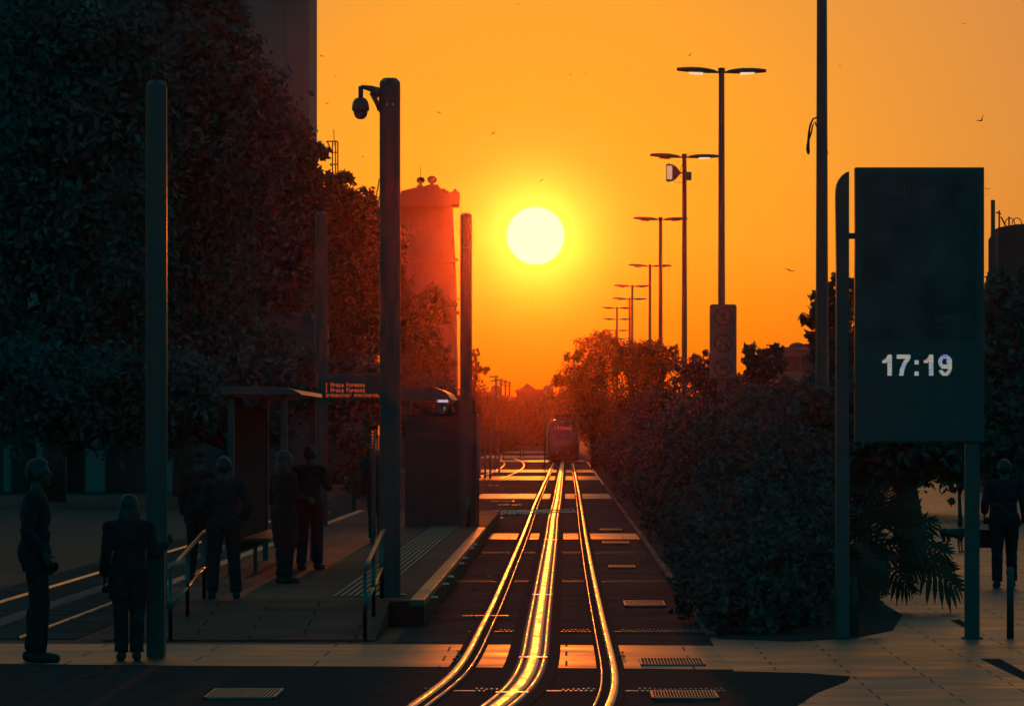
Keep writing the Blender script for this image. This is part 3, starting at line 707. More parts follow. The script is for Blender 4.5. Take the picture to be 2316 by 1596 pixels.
person('person behind the legs apart figure, second from left in the waiting group', pcx(449, 71.5), 71.5, PH, 1.62, -.5, 'maroon', 'charcoal', 'cap', stride=.08)
person('person in a long dark coat under the left shelter roof, hand lit', pcx(642, 70), 70, PH, 1.62, -1.0, 'charcoal', 'charcoal', 'long',
       arms={1: ((.26, .04, 1.15), (.22, .25, 1.10))}, spread=.07, coat=.45, wide=1.15)
person('person with a rucksack standing right of the long coated figure', pcx(700, 77), 77, PH, 1.66, -.3, 'olive', 'denim', 'short', stride=.10, backpack=True, arms={1: ((.27, .03, 1.17), (.13, .15, 1.33)), -1: ((-.26, -.02, 1.13), (-.27, .08, .90))})
person('person half hidden behind the camera pillar, hair lit', pcx(852, 96), 96, PH, 1.55, .0, 'maroon', 'denim', 'long', spread=.08)
person('man walking on the right pavement with a bag, beside the dog', pcx(2272, 77.9), 77.9, .012, 1.74, .0, 'navy', 'charcoal', 'short', stride=.04, spread=.105, coat=.06, wide=1.1,
       bag=(-1, 'dark carrier bag hanging at the left side of the walking man', .26, .25),
       arms={-1: ((-.27, .0, 1.14), (-.27, .09, 1.02)), 1: ((.27, -.02, 1.13), (.30, .08, .88))})

# ------------------------------------------------------------------ dog
def dog():
    X, Z = pcx(2157, 100.8), 100.8; mb = MB(); V = Vector
    root = bpy.data.objects.new('dog', None); COL.objects.link(root); root.location = (X, Z, .012)
    tag(root, 'lean dark dog with raised tail walking right on the pavement', 'dog')
    # faces +X, shoulder height about .42
    mb.ell((.10, 0, .36), (.13, .075, .105), 16, 10); mb.ell((-.02, 0, .37), (.16, .065, .085), 16, 10); mb.ell((-.17, 0, .385), (.095, .066, .082), 14, 10)
    capsule(mb, (.16, 0, .40), (.26, 0, .42), .062, .048); mb.ell((.285, 0, .425), (.062, .045, .048), 14, 10)
    capsule(mb, (.30, 0, .41), (.385, 0, .385), .032, .022); mb.ell((.398, 0, .387), (.014, .016, .013))
    for s in (-1, 1):
        mb.tube([(.26, s*.032, .455), (.245, s*.045, .49), (.225, s*.055, .465)], [.022, .018, .004], 8)
        fx = .13+s*.03
        capsule(mb, (fx, s*.05, .33), (fx-.01, s*.05, .185), .038, .022); capsule(mb, (fx-.01, s*.05, .185), (fx+.005, s*.05, .03), .020, .014); capsule(mb, (fx+.0, s*.05, .016), (fx+.04, s*.05, .014), .017, .014)
        bx = -.19-s*.045
        capsule(mb, (bx+.02, s*.045, .36), (bx+.055, s*.048, .235), .055, .032); capsule(mb, (bx+.055, s*.048, .235), (bx-.035, s*.048, .13), .026, .017)
        capsule(mb, (bx-.035, s*.048, .13), (bx-.02, s*.048, .03), .016, .013); capsule(mb, (bx-.02, s*.048, .016), (bx+.025, s*.048, .014), .016, .013)
    mb.tube([(-.24, 0, .41), (-.275, 0, .47), (-.265, 0, .53), (-.235, 0, .575)], [.022, .017, .012, .005], 8)
    link_mesh('body', voxel(mb, .008, 2, 'body'), M['fur'], root, True)
    root.scale = (.92,)*3
dog()

# ------------------------------------------------------------------ foliage
def leaf_mesh(name, blobs, n, size, seed, elong=2.2, tw=55, droop=.25, spread=.16):
    rng = np.random.default_rng(seed); B = np.array(blobs, float)
    w = (B[:, 3]*B[:, 4]*B[:, 5])**(2/3); w /= w.sum()
    nt_ = max(8, n//tw); pick = rng.choice(len(B), nt_, p=w)
    u = rng.normal(size=(nt_, 3)); u /= np.linalg.norm(u, axis=1)[:, None]
    r = rng.uniform(.12, 1, nt_)**.45*rng.uniform(.82, 1.12, nt_)
    tc_ = B[pick, :3]+u*r[:, None]*B[pick, 3:6]
    ti = rng.integers(0, nt_, n); rad = B[pick[ti], 3:6]
    sc = np.minimum(rad, rad.mean(axis=1)[:, None]*.8)
    c = tc_[ti]+rng.normal(size=(n, 3))*sc*spread
    c[:, 2] = np.maximum(c[:, 2], .05)
    d = rng.normal(size=(n, 3)); d[:, 2] -= droop; d /= np.linalg.norm(d, axis=1)[:, None]
    a = rng.normal(size=(n, 3)); s_ = np.cross(d, a); s_ /= np.linalg.norm(s_, axis=1)[:, None]
    ln = size*rng.uniform(.6, 1.3, n)[:, None]; wd = ln/elong
    nr = np.cross(d, s_)*ln*.12
    V_ = np.empty((n, 4, 3)); V_[:, 0] = c-d*ln*.5; V_[:, 1] = c+s_*wd*.5+nr; V_[:, 2] = c+d*ln*.5; V_[:, 3] = c-s_*wd*.5+nr
    me = bpy.data.meshes.new(name); me.vertices.add(n*4); me.loops.add(n*4); me.polygons.add(n)
    me.vertices.foreach_set('co', V_.ravel()); me.loops.foreach_set('vertex_index', np.arange(n*4, dtype=np.int32))
    me.polygons.foreach_set('loop_start', np.arange(0, n*4, 4, dtype=np.int32)); me.update(calc_edges=True)
    return me, tc_
def tree(name, label, cat, base, blobs, n, size, leaf='leafdark', trunk_r=.18, group=None, seed=1, limbs=10, elong=2.2, trunk=True, tw=55, spread=.16):
    bx, by = base; root = bpy.data.objects.new(name, None); COL.objects.link(root); root.location = (bx, by, 0); tag(root, label, cat, group)
    bl = [(b[0]-bx, b[1]-by, *b[2:]) for b in blobs]
    me, tcs = leaf_mesh('crown', bl, n, size, seed, elong, tw, spread=spread); link_mesh('crown', me, M[leaf], root)
    zlo = min(b[2]-b[5] for b in bl); zmid = np.average([b[2] for b in bl])
    mb = MB(); h = max(.3, zlo*.5+zmid*.5); cx = np.average([b[0] for b in bl]); cy = np.average([b[1] for b in bl])
    top = Vector((cx*.6, cy*.6, h)); r2 = random.Random(seed)
    mb.tube([(0,0,-.05), (cx*.1, cy*.1, h*.3), (cx*.3, cy*.3, h*.65), top], [trunk_r*1.25, trunk_r, trunk_r*.8, trunk_r*.6], 8)
    for i in range(limbs):
        p = Vector(tcs[r2.randrange(len(tcs))]); st = Vector((cx*.3, cy*.3, h*.65)).lerp(top, r2.random())
        m_ = st.lerp(p, .5)+Vector((r2.uniform(-.2,.2), r2.uniform(-.2,.2), .15*(p-st).length))
        mb.tube([st, m_, p], [trunk_r*.4, trunk_r*.22, .012], 5)
    build('trunk', mb, M['bark'], root, True, fixn=False)
    return root
def pb(x, y, Z, rx, ry, rd=None):
    """blob seen at photo pixel x,y at depth Z with radii in photo pixels"""
    p = px(x, y, Z); k = Z/F; return (p[0], p[1], p[2], rx*k, (rd if rd else rx*k), ry*k)

# big dark trees along the left side
G = 'tall dark trees on the left side'
tree('street_tree', 'huge dark tree at the far left edge hiding the tall building', 'tree', (pcx(120,175), 175), [pb(60,300,175,200,330), pb(200,150,175,190,260), pb(90,680,175,180,220), pb(230,560,175,160,250)], 26000, .34, 'leafdark', .35, G, 11, 14)
tree('street_tree', 'tallest dark tree rising past the top edge in front of the tall building', 'tree', (pcx(420,190), 190), [pb(400,120,190,160,230), pb(480,320,190,180,240), pb(330,420,190,170,230), pb(510,90,190,66,120), pb(560,260,190,95,140), pb(420,700,190,200,200)], 30000, .32, 'leafdark', .38, G, 12, 16)
tree('street_tree', 'dark spiky tree stepping down beside the right edge of the tall building', 'tree', (pcx(630,215), 215), [pb(620,420,215,90,190), pb(660,500,215,72,200), pb(690,390,215,40,130), pb(640,700,215,90,220), pb(560,560,215,90,200)], 26000, .30, 'leafdark', .32, G, 13, 14)
tree('street_tree', 'dark leafy tree just left of the camera pillar', 'tree', (pcx(760,235), 235), [pb(755,450,235,44,70), pb(775,420,235,24,52), pb(740,560,235,70,130), pb(800,500,235,48,62), pb(780,640,235,80,120), pb(760,760,235,90,110)], 24000, .26, 'leafmid', .28, G, 14, 12, tw=35)
tree('street_tree', 'lower leafy tree seen on both sides of the camera pillar', 'tree', (pcx(835,240), 240), [pb(828,455,240,24,32), pb(842,480,240,24,34), pb(850,560,240,60,90), pb(862,700,240,66,130)], 14000, .24, 'leafmid', .25, G, 15, 10, tw=35)
tree('street_tree', 'reddish hazy tree in front of the ornamented building', 'tree', (pcx(960,262), 262), [pb(950,740,262,46,66), pb(985,690,262,42,48), pb(930,800,262,44,60), pb(1000,800,262,30,40), pb(960,850,262,60,50)], 8000, .20, 'leafmid', .2, G, 16, 12, tw=35)
tree('street_tree', 'small tree with a drooping branch just right of the kiosk pillar', 'tree', (pcx(1066,330), 330), [pb(1068,845,330,18,40), pb(1078,800,330,8,30), pb(1092,838,330,14,9), pb(1066,910,330,22,46)], 3600, .17, 'leafmid', .12, G, 17, 8, tw=30)
tree('street_tree', 'dark undergrowth filling the gap below the left trees', 'tree', (pcx(560,165), 165), [pb(420,900,165,170,110), pb(620,880,165,110,130), pb(760,900,165,80,120), pb(240,900,165,170,110), pb(80,900,165,140,120)], 22000, .28, 'leafdark', .2, G, 18, 10)
tree('street_tree', 'dark hedge like tree behind the louvred kiosk', 'tree', (pcx(960,210), 210), [pb(900,900,210,80,70), pb(980,930,210,80,60), pb(1040,950,210,40,50), pb(820,890,210,60,90), pb(760,900,210,60,90), pb(800,930,210,50,60), pb(790,880,208,50,40)], 30000, .24, 'leafdark', .15, G, 19, 8)

# right side: trees behind the hedge
G = 'trees on the right side of the track'
tree('street_tree', 'leafy tree overhanging the track just right of the tram', 'tree', (pcx(1345,330), 330), [pb(1345,790,330,40,34), pb(1300,805,330,22,16), pb(1275,860,330,32,16), pb(1330,850,330,60,44), pb(1390,810,330,42,40), pb(1345,930,330,60,70), pb(1262,868,330,16,8), pb(1370,770,330,26,22)], 15000, .20, 'leafmid', .2, G, 21, 22, 2.8, tw=26, spread=.2)
tree('street_tree', 'feathery tree behind the third and fourth lamp posts', 'tree', (pcx(1455,225), 225), [pb(1440,815,225,60,40), pb(1490,820,225,50,40), pb(1525,790,225,12,16), pb(1470,790,225,36,20), pb(1460,890,225,70,60), pb(1420,960,225,60,60)], 14000, .16, 'leafmid', .2, G, 22, 22, 2.8, tw=26, spread=.2)
tree('street_tree', 'tree with a ragged top left of the prohibition sign', 'tree', (pcx(1590,160), 160), [pb(1588,815,160,22,36), pb(1555,840,160,46,30), pb(1610,850,160,50,44), pb(1580,920,160,70,70), pb(1500,940,160,80,60)], 12000, .13, 'leafdark', .2, G, 23, 14, 2.6, tw=30)
tree('street_tree', 'tree with pointed leaf tufts right of the prohibition sign', 'tree', (pcx(1710,108), 108), [pb(1706,806,108,30,28), pb(1745,802,108,24,26), pb(1712,838,108,36,30), pb(1745,830,108,36,22), pb(1715,915,108,60,50), pb(1770,930,108,40,60)], 10000, .105, 'leafdark', .2, G, 24, 14, 2.6, tw=30)
tree('street_tree', 'low bushy tree behind the sign post, below the small dome', 'tree', (pcx(1700,235), 235), [pb(1690,868,235,46,30), pb(1640,880,235,60,34), pb(1770,880,235,60,40), pb(1720,930,235,110,60)], 11000, .17, 'leafdark', .14, G, 73, 8)
tree('street_tree', 'large leaved tree crossed by the nearest tall lamp post', 'tree', (pcx(1880,125), 125), [pb(1868,700,125,50,50), pb(1830,740,125,34,30), pb(1885,640,125,32,20), pb(1900,720,125,50,70), pb(1790,755,125,9,7), pb(1925,650,125,14,22), pb(1880,800,125,60,40), pb(1840,690,125,12,10), pb(1890,900,125,90,90)], 7000, .17, 'leafdark', .16, G, 25, 16, 2.3, tw=22, spread=.13)
tree('street_tree', 'dark tree filling the space behind the clock panel', 'tree', (pcx(2060,150), 150), [pb(2000,900,150,130,110), pb(2130,880,150,130,110), pb(2060,1010,150,180,80), pb(1900,980,150,110,90)], 20000, .22, 'leafdark', .25, G, 26, 10)
tree('street_tree', 'dark tree at the right edge below the rooftop tank', 'tree', (pcx(2260,140), 140), [pb(2240,800,140,70,150), pb(2300,740,140,70,140), pb(2280,960,140,110,130), pb(2200,1020,140,90,70)], 18000, .22, 'leafdark', .22, G, 27, 10)
tree('street_tree', 'thick trunked tree standing behind the large fronds', 'tree', (pcx(2068,88), 88), [pb(2010,1000,88,150,90), pb(2130,1000,88,140,80), pb(1900,980,88,130,100), pb(2060,940,88,160,70)], 16000, .16, 'leafdark', .21, G, 28, 8)
tree('sapling', 'thin sapling trunk beyond the dog on the pavement', 'tree', (pcx(2172,128), 128), [pb(2170,1060,128,46,56), pb(2152,1112,128,18,26), pb(2178,1010,128,60,50)], 2600, .14, 'leafdark', .05, None, 29, 8)
# the hedge itself, one shrub after another
HL = 'dense dark shrub merging into the hedge right of the track'
shr = [(2.05,60.3,.62,1.1),(2.45,62.3,.5,1.15),(1.95,63.8,.62,1.5),(2.55,66.5,.62,1.75),(2.0,68.5,.65,1.85),(2.7,72,.66,2.1),(2.1,75,.75,2.2),(2.85,80,.75,2.4),(2.2,84,.8,2.4),(3.1,92,.85,2.7),(2.3,96,.85,2.5),(3.2,105,1.0,2.9),(2.4,112,.95,2.7),(2.55,128,1.1,3.0),(2.6,145,1.15,3.1),(2.65,165,1.2,3.3),(2.75,190,1.3,3.4),(2.85,220,1.4,3.6),(2.95,255,1.5,3.9),(2.75,290,1.3,3.3),(2.9,330,1.4,3.6),(3.1,375,1.6,4.2),(3.3,430,1.8,4.6)]
tree('shrub', 'dark shrub beyond the platform in the gap left of the camera pillar', 'shrub', (pcx(800,150), 150), [pb(800,1055,150,44,60), pb(790,1000,150,50,40), pb(815,1090,150,30,36)], 5000, .16, 'leafdark', .06, None, 72, 6)
tree('shrub', 'dark shrub behind the split leaved fronds on the far side of the bed', 'shrub', (pcx(1960,118), 118), [pb(1925,1100,118,75,85), pb(2000,1120,118,70,72), pb(2055,1130,116,44,66)], 6000, .13, 'leafdark', .06, None, 71, 6)
for i, (x, z, r, h) in enumerate(shr):
    lo = [(x, z, h*.40, r, r*1.5, h*.42), (x+.2, z+.5, h*.68, r*.75, r*1.1, h*.34), (x-.35, z-.2, h*.22, r*.6, r, h*.24)]
    tree('shrub', HL, 'shrub', (x, z), lo, 5200 if z < 120 else 4200, .105 if z < 90 else .14, 'leafhedge', .05, 'shrubs of the hedge', 40+i, 6, 2.0, tw=40)
tree('shrub', 'hazy bushy shrub beside the right side of the standing tram', 'shrub', (pcx(1385,345), 345), [pb(1375,960,345,44,70), pb(1420,980,345,60,60), pb(1365,1010,345,40,30)], 6000, .16, 'leafmid', .08, None, 70, 6)
# split leaf fronds at the near end of the bed
def frond_plant(x, y, label, spec, seed):
    b = gp(x, y); r2 = random.Random(seed); root = bpy.data.objects.new('frond_plant', None); COL.objects.link(root); root.location = (b[0], b[1], 0.015)
    tag(root, label, 'plant', 'split leaved plants at the end of the bed')
    k = b[1]/F
    st = MB(); st.tube([(0,0,0), (.02,0,.3), (0,.03,.62)], [.06,.05,.045], 8); build('stem', st, M['bark'], root, True)
    for (tx, ty, sz) in spec:
        bx, bz = (tx-x)*k, (y-ty)*k        # blade tip, relative to base
        tip = Vector((bx, r2.uniform(-.35,.2), max(.06, bz))); org = Vector((0, .02, .55))
        mid = org.lerp(tip, .5); d0 = (tip-org); mid.z += .16*d0.length
        L0 = sz; u = (tip-mid).normalized()
        mb = MB(); base = tip-u*L0
        mb.tube([org, org.lerp(base, .5)+Vector((0,0,.10*d0.length)), base], [.014,.011,.009], 6)
        side = u.cross(Vector((0, 1, 0)));  side = side.normalized() if side.length > .1 else Vector((1,0,0))
        side = (side+Vector((0, r2.uniform(-.5,.5), 0))).normalized(); nrm = u.cross(side).normalized()
        mb.tube([base, base.lerp(tip, .5)+nrm*.02, tip], [.010,.008,.004], 5)
        n = 8
        for i in range(n):
            f = (i+.3)/n; p = base.lerp(tip, f); ll = L0*(.52*sin(pi*min(1, .28+f*.72))+.10)
            for s in (-1, 1):
                dd = (side*s*(1-f*.55)+u*(.25+f*.9)).normalized(); e = dd.cross(nrm).normalized(); wv = r2.uniform(.85, 1.15)
                vs = []; m = 6
                for q in range(m+1):
                    tq = q/m; wd = ll*.105*(sin(pi*min(1, .12+tq*.88))+.15*sin(tq*17+i)*tq)*wv
                    c = p+dd*ll*tq*wv-nrm*0.0+Vector((0,0,-.28*ll*tq*tq)); vs += [c+e*wd, c-e*wd]
                mb.add(vs, [(2*q, 2*q+1, 2*q+3, 2*q+2) for q in range(m)])
        build('leaf', mb, M['frond'], root, fixn=False)
frond_plant(1975, 1385, 'large plant with split finger leaves reaching over the lit pavement', [(2172,1338,.52),(2150,1255,.46),(2160,1292,.40),(2065,1345,.40),(2110,1212,.44),(2080,1160,.42),(2030,1130,.42),(1990,1345,.36),(2010,1110,.40),(1960,1150,.42),(2120,1180,.38),(2060,1230,.42),(2025,1270,.42),(2095,1300,.40),(1900,1250,.42),(1885,1210,.40),(1925,1330,.38),(1870,1165,.36),(1945,1215,.42),(1985,1190,.4)], 3)
frond_plant(1915, 1405, 'second split leaved plant left of the large one, partly against the hedge', [(1872,1255,.42),(1868,1300,.36),(1900,1220,.40),(1995,1345,.42),(1945,1325,.34),(1880,1190,.40),(1925,1160,.40),(1970,1250,.42),(1960,1290,.36),(2000,1300,.36),(1885,1340,.3)], 5)
frond_plant(1930, 1440, 'small low split leaved plant at the tip of the bed', [(1990,1400,.26),(1880,1395,.26),(1950,1370,.28),(1905,1375,.26),(1970,1385,.26)], 9)

# ------------------------------------------------------------------ buildings
def facade(x0, x1, yf, z0, z1, nx, nz, wfrac=(.5,.55), depth=.12):
    out = []
    for i in range(nx):
        for j in range(nz):
            cx = x0+(i+.5)*(x1-x0)/nx; cz = z0+(j+.5)*(z1-z0)/nz; w = (x1-x0)/nx*wfrac[0]; h = (z1-z0)/nz*wfrac[1]
            out.append((cx-w/2, cx+w/2, cz-h/2, cz+h/2))
    return out
def windows(t, rects, yf, frame='steelpaint', side=-1):
    for (a, b, c, d) in rects:
        fr = MB(); w = .09
        fr.box(a, b, yf-.05, yf+.05, c, c+w).box(a, b, yf-.05, yf+.05, d-w, d).box(a, a+w, yf-.049, yf+.049, c+w, d-w).box(b-w, b, yf-.049, yf+.049, c+w, d-w)
        o = build('window', fr, M[frame], t)
        pm = MB().box(a+w, b-w, yf-.02, yf-.004, c+w, d-w); pane = build('pane', pm, M['glassdark'], t); pane.parent = o
Zb = 275.0; xr = pcx(717, Zb+9)
t = thing('tall_building', 'very tall plain building behind the dark trees at upper left', 'building', (xr-14, Zb, 0))
build('wall', MB().box(xr-30, xr, Zb, Zb+9, 0, 33), M['bwall'], t)
build('pilaster', MB().box(xr-1.5, xr-1.25, Zb-.22, Zb, 0, 33), M['bwall'], t); build('pilaster', MB().box(xr-.28, xr+.0, Zb-.14, Zb, 0, 33), M['bwall'], t)
build('pilaster', MB().box(xr-3.1, xr-2.8, Zb-.22, Zb, 0, 33), M['bwall'], t)
build('cornice', MB().box(xr-30.3, xr+.3, Zb-.4, Zb+9.3, 33, 33.7), M['bwall'], t)
windows(t, facade(xr-29, xr-4, Zb, 3, 32, 8, 8), Zb)
Zb = 205.0; xr = pcx(700, Zb)
t = thing('arcade_building', 'low dark building with pale arcade columns behind the waiting people', 'building', (xr-10, Zb, 0))
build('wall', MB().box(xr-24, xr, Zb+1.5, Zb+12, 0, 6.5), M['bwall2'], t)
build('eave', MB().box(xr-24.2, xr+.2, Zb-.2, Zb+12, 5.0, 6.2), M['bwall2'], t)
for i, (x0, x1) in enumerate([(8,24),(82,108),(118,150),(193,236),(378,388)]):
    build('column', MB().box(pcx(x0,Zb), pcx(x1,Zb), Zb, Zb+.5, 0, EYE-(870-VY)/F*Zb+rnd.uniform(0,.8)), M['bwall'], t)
# ornamented old building
Zc_ = 345.0
def q(x, y): p = px(x, y, Zc_); return (p[0], p[2])
t = thing('ornamented_building', 'hazy red old building with a stepped pediment left of the sun', 'building', (pcx(960, Zc_), Zc_, 0))
body = [q(868,1003), (q(868,0)[0], 0), (q(1042,0)[0], 0), q(1036,600), q(1026,470), q(1024,462), q(868,462)]
body = [(q(868,0)[0], 0), (q(1036,0)[0], 0), q(1030,640), q(1021,464), q(868,464)]
build('wall', MB().prism(body, Zc_, Zc_+4), M['stone'], t)
ped = [q(868,464), q(868,444), q(906,441), q(908,433), q(944,424), q(944,418), q(960,422), q(970,418), q(990,418), q(997,427), q(1008,428), q(1009,438), q(1013,430), q(1017,438), q(1019,438), q(1019,434), q(1038,434), q(1036,464)]
build('pediment', MB().prism(ped, Zc_-.5, Zc_+4), M['stone'], t)
co_ = MB(); a = q(866,466); b = q(1024,461); co_.box(a[0], b[0], Zc_-.7, Zc_-.5, a[1], b[1]+.02); build('cornice', co_, M['stone'], t)
for x, y, r in ((951.5, 408, 9.5), (977, 406.5, 11)):
    c = px(x, y, Zc_+1); k = Zc_/F; m_ = MB().ell(c, (r*k, r*k, r*.82*k), 16, 10); zb = EYE-(421-VY)/F*Zc_
    m_.lathe([(r*.75*k, zb-c[2]-.1), (r*.35*k, zb-c[2]+.10), (r*.3*k, 0)], c, 12)
    build('urn', m_, M['stone'], t, True)
c = px(1029, 431, Zc_-.2); k = Zc_/F; build('urn', MB().ell(c, (4.2*k, 4.2*k, 4.2*k), 12, 8).box(c[0]-.11, c[0]+.11, c[1]-.1, c[1]+.1, c[2]-.35, c[2]), M['stone'], t, True)
build('lightning_rod', MB().tube([px(951, 402, Zc_+1), px(951, 378, Zc_+1)], .018, 5), M['blacksteel'], t)
rects = []
for xx in (925, 965, 1003):
    for y0, y1 in ((500,560),(610,680),(740,820),(880,950)):
        a = q(xx-8, y1); b = q(xx+8, y0); rects.append((a[0], b[0], a[1], b[1]))
build('ledge', MB().box(q(868,0)[0], q(1036,0)[0], Zc_-.25, Zc_-.002, q(0,592)[1], q(0,584)[1]), M['stone'], t)
build('ledge', MB().box(q(868,0)[0], q(1039,0)[0], Zc_-.25, Zc_-.002, q(0,712)[1], q(0,704)[1]), M['stone'], t)
# pale rooftop lattice behind the left trees
Zl = 300.0
t = thing('roof_antenna', 'small lattice antenna frame sticking up beside the tall building', 'antenna', px(757, 385, Zl))
mb = MB()
for x0, y0, x1, y1 in ((752,318,752,420),(759,318,759,420),(764,320,764,420),(738,320,764,320),(740,320,752,345),(752,345,764,345),(752,372,764,372)):
    mb.tube([px(x0,y0,Zl), px(x1,y1,Zl)], .035, 5)
build('frame', mb, M['blacksteel'], t); build('mast', MB().tube([px(756,330,Zl), px(755,293,Zl)], .02, 5), M['blacksteel'], t)
build('support', MB().box(px(736,0,Zl)[0], px(766,0,Zl)[0], Zl-.4, Zl+.4, 0, px(0,418,Zl)[2]), M['bwall2'], t)
for i, (x0, y0, x1, y1) in enumerate(((848,460,858,405),(853,468,862,428))):
    tag(build('aerial', MB().tube([(px(x0,y0,250)[0],250,0), px(x0,y0,250), px(x1,y1,250)], .03, 5), M['blacksteel']), ['long thin leaning aerial just left of the camera pillar', 'short thin leaning aerial touching the camera pillar'][i], 'aerial')
# far right: hazy flat building with dome, and the rooftop with antennas
Zb = 330.0
t = thing('domed_building', 'pale hazy flat building with a small dome at right behind the trees', 'building', (pcx(1830,Zb), Zb, 0))
build('wall', MB().box(pcx(1768,Zb), pcx(1960,Zb), Zb, Zb+14, 0, px(0,787,Zb)[2]), M['bwall'], t)
build('parapet', MB().box(pcx(1765,Zb), pcx(1962,Zb), Zb-.2, Zb-.01, px(0,792,Zb)[2], px(0,785,Zb)[2]), M['bwall'], t)
c = px(1803, 787, Zb+3); k = Zb/F; build('dome', MB().ell(c, (20*k, 20*k, 13*k), 20, 10), M['bwall2'], t, True)
build('roof_box', MB().box(pcx(1822,Zb), pcx(1850,Zb), Zb+2, Zb+5, px(0,787,Zb)[2], px(0,776,Zb)[2]), M['bwall2'], t)
rects = [(pcx(x,Zb)-.5, pcx(x,Zb)+.5, px(0,840,Zb)[2], px(0,805,Zb)[2]) for x in (1790, 1830, 1870, 1910)]
windows(t, rects, Zb-.01)
Zb = 200.0
t = thing('corner_building', 'dark building at the right edge with a water tank and antennas on its roof', 'building', (pcx(2300,Zb), Zb, 0))
build('wall', MB().box(pcx(2232,Zb), pcx(2232,Zb)+16, Zb, Zb+12, 0, px(0,650,Zb)[2]), M['bwall2'], t)
build('parapet', MB().prism([(pcx(2226,Zb), px(0,640,Zb)[2]), (pcx(2250,Zb), px(0,618,Zb)[2]), (pcx(2250,Zb)+16, px(0,610,Zb)[2]), (pcx(2250,Zb)+16, px(0,652,Zb)[2]), (pcx(2226,Zb), px(0,652,Zb)[2])], Zb-.3, Zb-.01), M['roof'], t)
build('water_tank', MB().prism([(pcx(2266,Zb), px(0,625,Zb)[2]), (pcx(2264,Zb), px(0,512,Zb)[2]), (pcx(2300,Zb), px(0,505,Zb)[2]), (pcx(2400,Zb), px(0,500,Zb)[2]), (pcx(2400,Zb), px(0,625,Zb)[2])], Zb+1, Zb+5), M['bwall2'], t)
an = MB(); an.box(pcx(2244,Zb), pcx(2253,Zb), Zb+.5, Zb+.7, px(0,600,Zb)[2], px(0,451,Zb)[2]); an.box(pcx(2238,Zb), pcx(2246,Zb), Zb+.5, Zb+.6, px(0,640,Zb)[2], px(0,540,Zb)[2])
for x0, y0, x1, y1 in ((2260,612,2260,476),(2264,490,2276,514),(2253,480,2264,484),(2250,540,2262,536),(2282,512,2282,490),(2254,560,2264,566)): an.tube([px(x0,y0,Zb+.6), px(x1,y1,Zb+.6)], .03, 5)
an.ell(px(2243, 540, Zb+.5), (.09,.09,.09))
for cx in (2284, 2300): an.tube([px(cx+11*cos(a*pi/8), 507-14*sin(a*pi/8), Zb+.6) for a in range(9)], .018, 5)
build('antenna', an, M['blacksteel'], t)
windows(t, facade(pcx(2240,Zb), pcx(2240,Zb)+14, Zb, 1.2, 6.5, 6, 2), Zb)
# far end of the street
Zb = 700.0
t = thing('gabled_house', 'far hazy gabled roof at the end of the street', 'house', (pcx(1195,Zb), Zb, 0))
a = lambda x, y: (px(x,y,Zb)[0], px(x,y,Zb)[2])
build('wall', MB().box(pcx(1168,Zb), pcx(1232,Zb), Zb, Zb+12, 0, px(0,884,Zb)[2]), M['bwall2'], t)
build('roof', MB().prism([a(1165,886), a(1164,883), a(1182,876), a(1192,866), a(1212,880), a(1234,881), a(1234,886)], Zb-.4, Zb+12.4), M['roof'], t)
windows(t, [(pcx(x,Zb)-.5, pcx(x,Zb)+.5, 4.2, 5.8) for x in (1180, 1195, 1210, 1225)], Zb-.01)
for x, lab in ((1122, 'far hazy domed tank behind the utility poles at left'), (1240, 'far hazy domed tank beside the gabled roof')):
    t = thing('domed_tank', lab, 'tank', (pcx(x,Zb), Zb+20, 0), 'domed tanks at the end of the street'); c = px(x, 880, Zb+20); k = (Zb+20)/F
    build('drum', MB().lathe([(12*k, -c[2]), (12*k, 0)], c, 20), M['bwall2'], t, True); build('dome', MB().ell(c, (12*k, 12*k, 10*k), 20, 10), M['bwall2'], t, True)
for i, (x0, x1, y) in enumerate(((1080,1112,886),(1112,1150,893),(1150,1172,897),(1228,1262,900),(1090,1130,930))):
    t = thing('far_house', ['far flat house at the left end of the street skyline', 'far house under the utility poles', 'low far house left of the gabled roof', 'far house above the tram roof', 'hazy block beside the fence posts'][i], 'house', (pcx((x0+x1)/2, 640+i*8), 640+i*8, 0))
    Zq = 640+i*8; w0, w1, h = pcx(x0,Zq), pcx(x1,Zq), px(0,y,Zq)[2]
    build('wall', MB().box(w0, w1, Zq, Zq+8, 0, h-.4), M['bwall2'], t); build('roof', MB().box(w0-.2, w1+.2, Zq-.2, Zq+8.2, h-.4, h), M['roof'], t)
    windows(t, facade(w0, w1, Zq, .8, h-.5, 2, 2), Zq-.01)
me, _ = leaf_mesh('distant_wood', [pb(1090,940,610,34,62,6), pb(1130,950,600,34,54,6), pb(1170,958,590,34,50,6), pb(1210,955,610,30,50,6), pb(1250,945,620,30,54,6), pb(1290,930,600,40,60,6), pb(1330,930,580,50,70,6), pb(1060,935,600,36,70,6)], 26000, .42, 99, 1.8)
me.materials.append(M['leafmid']); o = bpy.data.objects.new('distant_wood', me); COL.objects.link(o); struct(o, 'stuff'); o['label'] = 'hazy far off wood closing the end of the street'
me, _ = leaf_mesh('undergrowth', [pb(1110,1000,430,50,26,3), pb(1160,1000,450,30,20,3), pb(1400,1040,330,50,30,4), pb(1085,985,380,16,44,2), pb(790,970,400,60,30,3), pb(720,965,400,60,30,3)], 12000, .22, 98, 1.8)
me.materials.append(M['leafmid']); o = bpy.data.objects.new('undergrowth', me); COL.objects.link(o); struct(o, 'stuff'); o['label'] = 'low hazy undergrowth along both sides of the far track'
